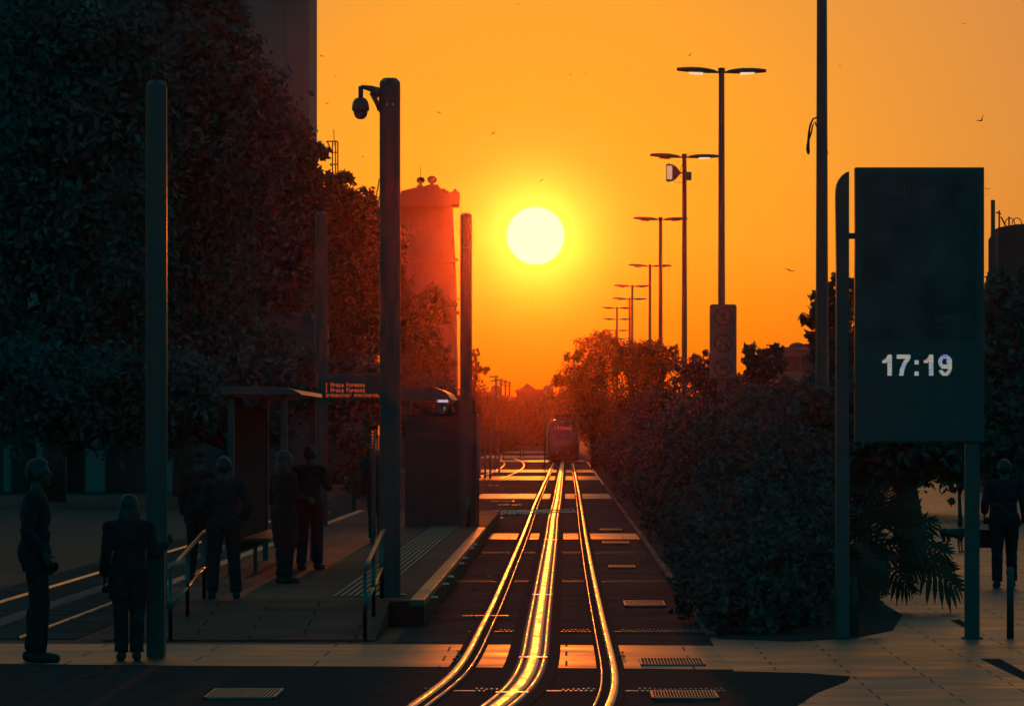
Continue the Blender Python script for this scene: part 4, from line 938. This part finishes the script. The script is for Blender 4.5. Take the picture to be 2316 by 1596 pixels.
for x, y, Zq, lab in ((1122,849,590,'nearest'),(1133,856,640,'second nearest'),(1143,859.5,690,'third nearest'),(1152,863,740,'farthest')):
    t = thing('utility_pole', lab+' of the tiny crossarm poles at the far left end of the street', 'utility pole', (pcx(x,Zq), Zq, 0), 'utility poles at the end of the street')
    H = px(0,y,Zq)[2]; build('pole', MB().tube([(pcx(x,Zq),Zq,0),(pcx(x,Zq),Zq,H)], .11, 6), M['bark'], t)
    build('crossarm', MB().box(pcx(x,Zq)-.75, pcx(x,Zq)+.25, Zq-.14, Zq-.11, H-.2, H-.05).box(pcx(x,Zq)-.6, pcx(x,Zq)+.2, Zq-.14, Zq-.11, H-.62, H-.5), M['bark'], t)
# line of thin posts at the left of the far track
posts = [(1085,266,2.9),(1097,266,2.4),(1109,266,2.2),(1121,322,3.1),(1139,440,2.9),(1158,548,3.4),(1177,480,3.2),(1184,490,3.6),(1129,300,1.9),(1232,330,4.3),(1303,470,4.2)]
for i, (x, Zq, h) in enumerate(posts):
    h2 = h; o = build('thin_post', MB().lathe([(.07,0),(.055,.1),(.05,h2),(.02,h2+.05)], (0,0,0), 8), M['blacksteel'], None, True)
    o.location = (pcx(x,Zq), Zq, 0)
    lab = {0:'nearest thin dark post right beside the kiosk edge',1:'second thin post from the kiosk edge',2:'third thin post from the kiosk edge',3:'tall thin post fourth from the kiosk edge',8:'short thin post between the fourth and fifth',4:'thin post in front of the far bright bands, left one',5:'thin post in the middle of the far bright bands',6:'left of two close thin posts near the tram',7:'right of two close thin posts near the tram',9:'tall hazy mast rising just left of the tram',10:'tall hazy mast rising behind the tram roof'}[i]
    tag(o, lab, 'post', 'thin posts along the far track')
# small lit signal at the near post
p = px(1089, 1040, 262); 

# ------------------------------------------------------------------ tram
def tram():
    Zt = 402.0; cx = pcx(1273.5, Zt); k = Zt/F
    root = thing('tram', 'tram standing far down the track, seen from behind, with a lit red destination', 'tram', (cx, Zt, 0))
    hw = 37.5*k; zb = .16; zt = EYE-(948-VY)*k
    def sec(y, s, top, bot, taper):
        pr = []
        w = hw*s
        for u, v in ((-.86,0),(-.97,.06),(-1,.16),(-1,.55),(-.985,.72),(-.96,.84),(-.88,.94),(-.72,.985),(-.4,1.0),(0,1.003),(.4,1.0),(.72,.985),(.88,.94),(.96,.84),(.985,.72),(1,.55),(1,.16),(.97,.06),(.86,0)):
            pr.append((cx+u*w, y+taper*max(0, v-.35), bot+(top-bot)*v))
        return pr
    secs = [sec(Zt, .90, zt-.10, zb+.12, 1.0), sec(Zt+.25, .955, zt-.05, zb+.04, .8), sec(Zt+.9, .99, zt-.02, zb, .35), sec(Zt+1.8, 1, zt, zb, 0), sec(Zt+8, 1, zt, zb, 0)]
    def loft(ss):
        m_ = MB(); n = len(ss[0]); vs = [v for s in ss for v in s]; fs = []
        for i in range(len(ss)-1):
            for j in range(n): fs.append((i*n+j, i*n+(j+1) % n, (i+1)*n+(j+1) % n, (i+1)*n+j))
        fs.append(tuple(range(n))); fs.append(tuple((len(ss)-1)*n+j for j in range(n))[::-1]); return m_.add(vs, fs)
    build('body', loft(secs), M['tram'], root, True)
    y0 = Zt+8
    for i in range(4):
        build('bellows', loft([sec(y0, .93, zt-.08, zb+.15, 0), sec(y0+.6, .93, zt-.08, zb+.15, 0)]), M['rubber'], root)
        y0 += .6; build('carriage', loft([sec(y0, 1, zt, zb, 0), sec(y0+7.5, 1, zt, zb, 0)]), M['tram'], root, True); y0 += 7.5
    ws = [(-.72,.50),(-.78,.72),(-.66,.90),(.66,.90),(.78,.72),(.72,.50)]
    H = zt-zb; fr = []
    for u, v in ws: fr.append((cx+u*hw*.95, Zt-.03+max(0, v-.35)*.98, zb+.1+(H-.2)*v))
    build('windscreen', MB().add(fr+[(a, b+.05, c) for a, b, c in fr], [(0,1,2,3,4,5), (6,7,8,9,10,11)]+[(i, (i+1) % 6, (i+1) % 6+6, i+6) for i in range(6)]), M['tramdark'], root)
    build('bumper', MB().prism([(cx-hw*.8, zb+.12), (cx+hw*.8, zb+.12), (cx+hw*.86, zb+.5), (cx-hw*.86, zb+.5)], Zt-.09, Zt-.01), M['tramdark'], root, bevel=.03)
    for x in (1261, 1285): build('tail_light', MB().ell(px(x, 1022, Zt-.02), (.075,.03,.06), 12, 8), M['tail'], root, True)
    dots('destination_display', '1 P.Formosa', 1254, 1292, 971.5, 963, Zt+.06, M['ledred'], root)
    build('roof_box', MB().box(px(1257,0,Zt)[0], px(1290,0,Zt)[0], Zt+1.5, Zt+4.5, zt-.005, px(0,937.5,Zt)[2]), M['tram'], root, bevel=.05)
    build('roof_box', MB().box(px(1254,0,Zt)[0], px(1293,0,Zt)[0], Zt+12, Zt+18, zt-.005, px(0,939,Zt)[2]), M['tram'], root, bevel=.05)
    for s, x in ((-1, 1232.5), (1, 1314.5)):
        c = px(x, 963, Zt+1.2); build('mirror', MB().box(c[0]-.06, c[0]+.06, c[1]-.04, c[1]+.10, c[2]-.14, c[2]+.14).box(min(c[0], cx+s*hw*.93), max(c[0], cx+s*hw*.93), c[1], c[1]+.05, c[2]+.08, c[2]+.12), M['tram'], root, bevel=.01)
    wh = MB()
    for yy in (Zt+2.6, Zt+4.3):
        for s in (-1, 1):
            for i in range(1): wh.tube([(cx+s*.62, yy, .30), (cx+s*.75, yy, .30)], .27, 16)
    build('wheel', wh, M['iron'], root)
tram()

# ------------------------------------------------------------------ street lamps
def lamp_master():
    root = bpy.data.objects.new('street_lamp', None); COL.objects.link(root); root['_loc'] = [0.0, 0.0, 0.0]
    H = 11.8
    build('pole', MB().tube([(0,0,-.02),(0,0,.5),(0,0,3),(0,0,H-.15),(0,0,H)], [.115,.112,.105,.075,.072], 14), M['steelpaint'], root, True)
    build('collar', MB().lathe([(.085,H-.12),(.095,H-.08),(.095,H+.02),(.06,H+.035)], (0,0,0), 14), M['steelpaint'], root, True)
    for s in (-1, 1):
        x1 = s*1.2; z1 = H+(.02 if s < 0 else -.02)
        hd = MB(); vs = []; fs = []; n = 10
        prof = [(.13,.020,.03),(.20,.060,.055),(.34,.085,.075),(.55,.11,.088),(.80,.13,.086),(1.02,.12,.072),(1.15,.10,.055),(1.2,.085,.046)]
        for u, wy, hz in prof:
            zc = H-.09+(.035*(u/1.2)**1.5 if s > 0 else .075*(u/1.2)**1.2)+.02*sin(u*2.6)
            for j in range(n):
                a = 2*pi*(j+.5)/n; vs.append((s*u, wy*1.6*cos(a), zc+hz*sin(a)*(1 if sin(a) > 0 else .75)))
        for i in range(len(prof)-1):
            for j in range(n): fs.append((i*n+j, i*n+(j+1) % n, (i+1)*n+(j+1) % n, (i+1)*n+j))
        fs += [tuple(range(n)), tuple((len(prof)-1)*n+j for j in range(n))[::-1]]
        hd.add(vs, fs); head = build('lamp_head', hd, M['blacksteel'], root, True)
        build('arm', MB().tube([(s*.06,0,H-.09),(s*.22,0,H-.085)], .028, 8), M['steelpaint'], root, True)
        zl = H-.09-.022
        ln = build('lens', MB().prism([(s*.50,zl-.040),(s*.66,zl-.038),(s*.88,zl-.018),(s*.88,zl+.02),(s*.50,zl+.01)], -.14, .05), M['lens'], root)
        ln.parent = head
    return root
base = lamp_master()
lamps = [(1859,93,11.9,'nearest lamp post, running past the top edge, loose wires on it'),(1632,153,11.9,'large double armed street lamp whose pole carries the prohibition sign'),(1548,199,11.84,'double armed street lamp with a floodlight on its pole'),(1494,251,11.6,'double armed street lamp just left of the floodlight post'),(1470,318,11.5,'fourth smaller double armed street lamp, nearest the sun side gap'),(1430,372,11.76,'street lamp in the middle of the receding row, left of the fourth'),(1424,401,11.6,'street lamp with arms just below the middle one of the row'),(1395.5,430,11.6,'small street lamp third from the far end of the row'),(1396,470,11.55,'small street lamp second from the far end of the row'),(1393,525,11.6,'tiny street lamp at the far end of the row above the trees'),(1388,560,11.4,'tiniest street lamp almost lost in the tree tops')]
dark_lens = [None, None]
for i, (x, Z, H, lab) in enumerate(lamps):
    o = base if i == 1 else copy_tree(base)
    o.location = (pcx(x,Z), Z, 0); k = H/11.8; o.scale = (1, 1, k); o.rotation_euler = (0, 0, [0,0,.04,-.05,.06,0,-.04,.05,-.1,.08,.1][i])
    tag(o, lab, 'street lamp', 'double armed street lamps in a row')
    if i != 1:     # only the lit heads show a pale lens
        heads = [h for h in o.children if h.name.startswith('lamp_head')]
        for k_, h in enumerate(heads):
            for ln in h.children:
                if i == 2 and k_ == 1: continue
                if dark_lens[k_] is None:
                    dark_lens[k_] = ln.data.copy(); dark_lens[k_].materials.clear(); dark_lens[k_].materials.append(M['glassdark'])
                ln.data = dark_lens[k_]
# only the first few lamps glow enough to show a lens; loose wires on the nearest post
w = []
for pts in ([(1849,265),(1838,270),(1832,283),(1829,300),(1828,322),(1826,338),(1829,349)], [(1849,266),(1840,268),(1835,279),(1831,292),(1829,312),(1827,330),(1827,346)], [(1850,292),(1843,276),(1838,284),(1835,300),(1829,316),(1828,334),(1830,345)]):
    w.append([px(x, y, 92.9) for x, y in pts])
mb = MB()
for i, pts in enumerate(w): mb.tube(pts, [.012,.012,.012,.014,.018,.024,.018], 6)
tag(build('loose_wires', mb, M['rubber'], None, True), 'bundle of loose black wires drooping from the nearest tall lamp post', 'wires')
tag(build('pole_bolt', MB().box(px(1868,0,93)[0], px(1873,0,93)[0], 92.97, 93.03, px(0,348,93)[2], px(0,343,93)[2]), M['blacksteel']), 'tiny bolt sticking out of the nearest tall lamp post', 'bolt')
# floodlight
Zf = 198.6
t = thing('floodlight', 'square floodlight with glass glowing as if sunlit, clamped to the second lamp post', 'floodlight', px(1535, 391, Zf))
P = lambda x, y, d=0: px(x, y, Zf+d)
hs = MB(); a, b = P(1518, 373), P(1519, 410)
ring = []
def sq(x, h, d): c0 = P(x, 391); kk = Zf/F; return [(c0[0], Zf-d, c0[2]-h*kk), (c0[0]+.0, Zf+d, c0[2]-h*kk), (c0[0], Zf+d, c0[2]+h*kk), (c0[0], Zf-d, c0[2]+h*kk)]
ss = [sq(1507,19,.30), sq(1512,20,.31), sq(1521,18.5,.29), sq(1529,14,.2), sq(1535,7,.1), sq(1537,4,.06)]
vs = [v for s in ss for v in s]; fs = []
for i in range(len(ss)-1):
    for j in range(4): fs.append((i*4+j, i*4+(j+1) % 4, (i+1)*4+(j+1) % 4, (i+1)*4+j))
fs += [(0,1,2,3), (20,23,22,21)]
build('housing', hs.add(vs, fs), M['blacksteel'], t)
g0, g1 = P(1507.5, 407), P(1520, 376)
build('glass', MB().box(g0[0], g1[0], Zf-.36, Zf-.30, g0[2], g1[2]), M['floodsun'], t, bevel=.02)
rim = MB(); rim.box(g0[0]-.03, g1[0]+.03, Zf-.37, Zf-.28, g1[2], g1[2]+.035).box(g0[0]-.03, g1[0]+.03, Zf-.37, Zf-.28, g0[2]-.035, g0[2]).box(g0[0]-.03, g0[0], Zf-.37, Zf-.28, g0[2], g1[2])
build('rim', rim, M['blacksteel'], t)
build('bracket', MB().tube([P(1536,391), P(1548,391)], .035, 8), M['blacksteel'], t)
build('ballast_box', MB().box(P(1550,0)[0], P(1564,0)[0], Zf-.08, Zf+.12, P(0,408)[2], P(0,389)[2]), M['steelpaint'], t, bevel=.01)
build('cable', MB().tube([P(1546,365), P(1541,378), P(1537,390), P(1540,402), P(1546,398)], .012, 5).tube([P(1523,408), P(1530,413), P(1538,414), P(1546,411)], .010, 5), M['rubber'], t)
# prohibition sign
Zs = 152.7
a, b = px(1605, 855, Zs), px(1666, 688, Zs)
t = thing('prohibition_sign', 'tall rounded sign board with three crossed out round symbols on the lamp post', 'sign', ((a[0]+b[0])/2, Zs, a[2]))
def rrect(x0, x1, z0, z1, r, n=5):
    o_ = []
    for cx, cz, s in ((x1-r, z1-r, 0), (x0+r, z1-r, 90), (x0+r, z0+r, 180), (x1-r, z0+r, 270)):
        for i in range(n+1): o_.append((cx+r*cos(R(s+90*i/n)), cz+r*sin(R(s+90*i/n))))
    return o_
build('board', MB().prism(rrect(a[0], b[0], a[2], b[2], .07), Zs, Zs+.03), M['signface'], t)
cx = (a[0]+b[0])/2
for i, y in enumerate((716, 776, 831)):
    cz = px(0, y, Zs)[2]; r = .245; m_ = MB(); n = 32; vs = []; fs = []
    for j in range(n):
        th = 2*pi*j/n
        for rr_ in (r, r*.84): vs += [(cx+rr_*cos(th), Zs-.003, cz+rr_*sin(th)), (cx+rr_*cos(th), Zs-.012, cz+rr_*sin(th))]
    for j in range(n):
        p_, q_ = j*4, ((j+1) % n)*4; fs += [(p_+1, q_+1, q_+3, p_+3), (p_, q_, q_+1, p_+1), (p_+2, p_+3, q_+3, q_+2)]
    m_.add(vs, fs); d = .70711
    w_ = .02; m_.add([(cx-r*.86*d-w_*d, Zs-.014, cz+r*.86*d-w_*d), (cx-r*.86*d+w_*d, Zs-.014, cz+r*.86*d+w_*d), (cx+r*.86*d+w_*d, Zs-.014, cz-r*.86*d+w_*d), (cx+r*.86*d-w_*d, Zs-.014, cz-r*.86*d-w_*d)], [(0,1,2,3)])
    build('ban_ring', m_, M['signred'], t)
    s_ = MB()
    if i == 0: s_.ell((cx+.03, Zs-.006, cz+.10), (.03,.004,.03), 10, 6).box(cx-.07, cx+.07, Zs-.008, Zs-.001, cz-.02, cz+.06).box(cx-.02, cx+.10, Zs-.008, Zs-.001, cz-.10, cz-.03)
    elif i == 1: s_.ell((cx-.09, Zs-.006, cz-.07), (.05,.004,.05), 12, 8).ell((cx+.09, Zs-.006, cz-.07), (.05,.004,.05), 12, 8).tube([(cx-.09,Zs-.006,cz-.07),(cx-.03,Zs-.006,cz+.05),(cx+.06,Zs-.006,cz+.04),(cx+.09,Zs-.006,cz-.07)], .009, 5)
    else: s_.box(cx-.08, cx+.06, Zs-.008, Zs-.001, cz-.05, cz+.05).box(cx+.06, cx+.11, Zs-.008, Zs-.001, cz-.01, cz+.03).tube([(cx-.07,Zs-.006,cz-.05),(cx-.09,Zs-.006,cz-.12)], .012, 5)
    build('symbol', s_, M['signblack'], t)

# ------------------------------------------------------------------ clock panel
Zp = 58.5
a, b = px(1934, 1000, Zp), px(2226, 378.5, Zp)
t = thing('clock_panel', 'big dark advertising panel with a lit digital clock, on posts at right', 'street clock', ((a[0]+b[0])/2, Zp, 0))
build('case', MB().box(a[0], b[0], Zp, Zp+.22, a[2], b[2]), M['blacksteel'], t, bevel=.008)
build('frame', MB().box(a[0]+.01, a[0]+.06, Zp-.012, Zp, a[2]+.02, b[2]-.02).box(b[0]-.06, b[0]-.01, Zp-.012, Zp, a[2]+.02, b[2]-.02).box(a[0]+.06, b[0]-.06, Zp-.012, Zp, b[2]-.07, b[2]-.02).box(a[0]+.06, b[0]-.06, Zp-.012, Zp, a[2]+.02, a[2]+.07), M['blacksteel'], t)
pa, pb_ = px(1952, 770, Zp), px(2208, 400, Zp)
build('poster', MB().box(pa[0], pb_[0], Zp-.004, Zp+.004, pa[2], pb_[2]), M['poster'], t)
text_mesh('poster_lettering', 'EU OUVI', .16, px(2033, 447, Zp-.006), M['postertext'], t, .004, .62, .002)
text_mesh('poster_lettering', 'Caminhando', .085, px(2022, 470, Zp-.006), M['postertext'], t, 0, .9, .002)
text_mesh('poster_lettering', 'OUTUBRO', .085, px(2113, 727, Zp-.006), M['postertext'], t, .003, .72, .002)
def inpoly(x, y, p):
    c = False; j = len(p)-1
    for i in range(len(p)):
        if (p[i][1] > y) != (p[j][1] > y) and x < (p[j][0]-p[i][0])*(y-p[i][1])/(p[j][1]-p[i][1])+p[i][0]: c = not c
        j = i
    return c
def one(u): return [(u+40,0),(u+70,0),(u+70,150),(u+38,150),(u+38,52),(u,62),(u,42),(u+24,28)]
seven = [(105,0),(206,0),(206,26),(178,62),(160,105),(154,150),(122,150),(130,100),(148,58),(168,28),(105,28)]
def nine(x, y):
    u, v = (x-459)/50, (y-51)/51; a_ = u*u+v*v
    if a_ <= 1 and ((x-459)/22)**2+((y-50)/23)**2 >= 1: return True
    u, v = (x-459)/50, (y-84)/66; b_ = u*u+v*v
    return b_ <= 1 and ((x-459)/22)**2+((y-88)/37)**2 >= 1 and (y > 112 or x > 470) and not (x < 455 and y < 112)
NR = 15
for nm, fn in (('digit', lambda x, y: inpoly(x, y, one(0))), ('digit', lambda x, y: inpoly(x, y, seven)), ('colon', lambda x, y: 235 < x < 265 and (40 < y < 70 or 120 < y < 150)), ('digit', lambda x, y: inpoly(x, y, one(304))), ('digit', nine)):
    cl = MB()
    for r in range(NR):
        y0, y1 = r*150/NR, r*150/NR+7.6; ym = (y0+y1)/2; run = None
        for x in range(0, 516, 2):
            ins = fn(x, ym)
            if ins and run is None: run = x
            if run is not None and not ins:
                a_ = px(1995.5+run/3.24, 802+y1/3.14, Zp); e_ = px(1995.5+x/3.24, 802+y0/3.14, Zp)
                cl.box(a_[0], e_[0], Zp-.008, Zp-.001, a_[2], e_[2]); run = None
    build(nm, cl, M['clock'], t)
fx0, fx1 = px(1891,0,Zp)[0], px(1921,0,Zp)[0]
fin = [(fx0, .01), (fx1, .01), (fx1, px(0,387,Zp)[2])] + [px(x, y, Zp)[0::2] for x, y in ((1913,390),(1905,396),(1898,405),(1893,416),(1890.5,430),(1890,450))] + [px(1892,600,Zp)[0::2]]
build('fin_post', MB().prism(fin, Zp+.02, Zp+.2), M['blacksteel'], t, bevel=.01)
for y in (533, 872): build('bracket', MB().box(fx1-.005, a[0]+.005, Zp+.06, Zp+.16, px(0,y+6.5,Zp)[2], px(0,y-6.5,Zp)[2]), M['blacksteel'], t)
l0, l1 = px(2198,0,57.6)[0], px(2231,0,57.6)[0]
build('leg', MB().box(l0, l1, Zp+.04, Zp+.18, .012, a[2]+.02), M['blacksteel'], t)
build('foot_plate', MB().box(l0-.03, l1+.03, Zp-.02, Zp+.24, .012, .03), M['blacksteel'], t)
tag(build('bollard', MB().lathe([(.038,.012),(.036,.7),(.03,.73),(.01,.745)], (pcx(2285,58.6), 58.6, 0), 14), M['blacksteel'], None, True), 'slim black bollard on the right pavement in front of the walking man', 'bollard')
# flat strips lying on the right pavement
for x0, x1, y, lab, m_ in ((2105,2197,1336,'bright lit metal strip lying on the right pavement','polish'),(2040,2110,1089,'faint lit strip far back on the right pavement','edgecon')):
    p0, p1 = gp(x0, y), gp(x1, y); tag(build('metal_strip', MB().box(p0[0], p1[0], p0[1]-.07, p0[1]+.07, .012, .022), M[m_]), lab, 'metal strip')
struct(build('paving_patch', MB().sheet([gp(x, y)[:2] for x, y in ((2218,1492),(2262,1492),(2330,1530),(2330,1546))], .014), M['asphalt']))
struct(build('paving_patch', MB().sheet([gp(x, y)[:2] for x, y in ((2150,1405),(2195,1428),(2215,1428),(2170,1402))], .014), M['asphalt']))

# ------------------------------------------------------------------ birds
def bird_mesh(flap, seed):
    r2 = random.Random(seed); mb = MB(); mb.tube([(0,-.16,0),(0,-.06,.01),(0,.08,.01),(0,.16,.02),(0,.20,.015)], [.012,.04,.045,.03,.008], 8)
    for s in (-1, 1):
        z = flap; vs = [(s*.03,-.06,.02),(s*.03,.09,.02),(s*.22,.10,.02+z*.6),(s*.22,-.03,.02+z*.6),(s*.45,.0,.02+z),(s*.44,-.05,.02+z)]
        mb.add(vs, [(0,1,2,3),(3,2,4,5)]); mb.add([(a, b, c-.012) for a, b, c in vs], [(0,3,2,1),(3,5,4,2)])
    mb.add([(-.02,-.14,.01),(.02,-.14,.01),(.06,-.26,.01),(-.06,-.26,.01)], [(0,1,2,3)])
    return build('bird', mb, M['bird'], None, True)
bm_ = [bird_mesh(f, i) for i, f in enumerate((.22, .02, -.14))]
birds = [(728,127,8,1),(738,235,9,0),(820,355,6,0),(992,255,11,1),(1115,302,11,1),(1008,284,4,1),(1170,210,6,0),(1225,407,9,2),(1263,153,8,0),(1290,170,7,1),(1325,168,6,1),(1205,675,6,0),(1131,673,5,1),(1232,664,5,0),(1324,649,6,1),(1560,125,8,1),(1785,611,18,1),(2220,273,20,0),(2195,212,8,1),(2020,152,6,0),(1900,150,6,2),(2230,427,14,0),(2180,54,6,1),(1172,10,8,1),(757,172,5,1),(1466,612,5,1),(2240,330,6,1),(1480,111,5,2),(2010,380,4,1),(1350,240,4,1)]
for i, (x, y, span, v) in enumerate(birds):
    o = bm_[v] if bm_[v].get('label') is None else bm_[v].copy()
    if o.name not in COL.objects: COL.objects.link(o)
    Zq = min(560, .9*F/max(span, 20)*1.0) if span > 12 else 430+rnd.uniform(-60, 60)
    p = px(x, y, Zq)
    if p[2] > 37: Zq *= 35/p[2]; p = px(x, y, Zq)
    s = max(.25, 1.45*span*Zq/F/.9); o.location = p; o.scale = (s, s, s); o.rotation_euler = (rnd.uniform(-.5,.6), rnd.uniform(-.6,.6), rnd.uniform(-1,1))
    tag(o, 'tiny dark bird flying in the orange sky', 'bird', 'birds in the sky')
for lab, i in (('larger bird with raised wings gliding at the far right of the sky', 17), ('pale long winged bird low right of the lamp posts', 16), ('bird flying between the tall building and the camera', 1)):
    x, y = birds[i][:2]
    for o in COL.objects:
        if o.get('category') == 'bird':
            p = o.location; 
            if abs(VX+p.x/p.y*F-x) < 1 and abs(VY-(p.z-EYE)/p.y*F-y) < 1: o['label'] = lab

# ------------------------------------------------------------------ haze
hz = bpy.data.materials.new('haze'); hz.use_nodes = True; t = hz.node_tree; t.nodes.clear()
vo = t.nodes.new('ShaderNodeVolumePrincipled'); out = t.nodes.new('ShaderNodeOutputMaterial'); t.links.new(vo.outputs[0], out.inputs['Volume'])
vo.inputs['Color'].default_value = (*HAZE_COL, 1); vo.inputs['Density'].default_value = HAZE_D; vo.inputs['Anisotropy'].default_value = HAZE_G
o = build('haze', MB().box(-130, 130, -30, 900, -1, 40), hz); struct(o, 'stuff')
hz.cycles.homogeneous_volume = True

for o in COL.objects:
    if '_loc' in o: del o['_loc']
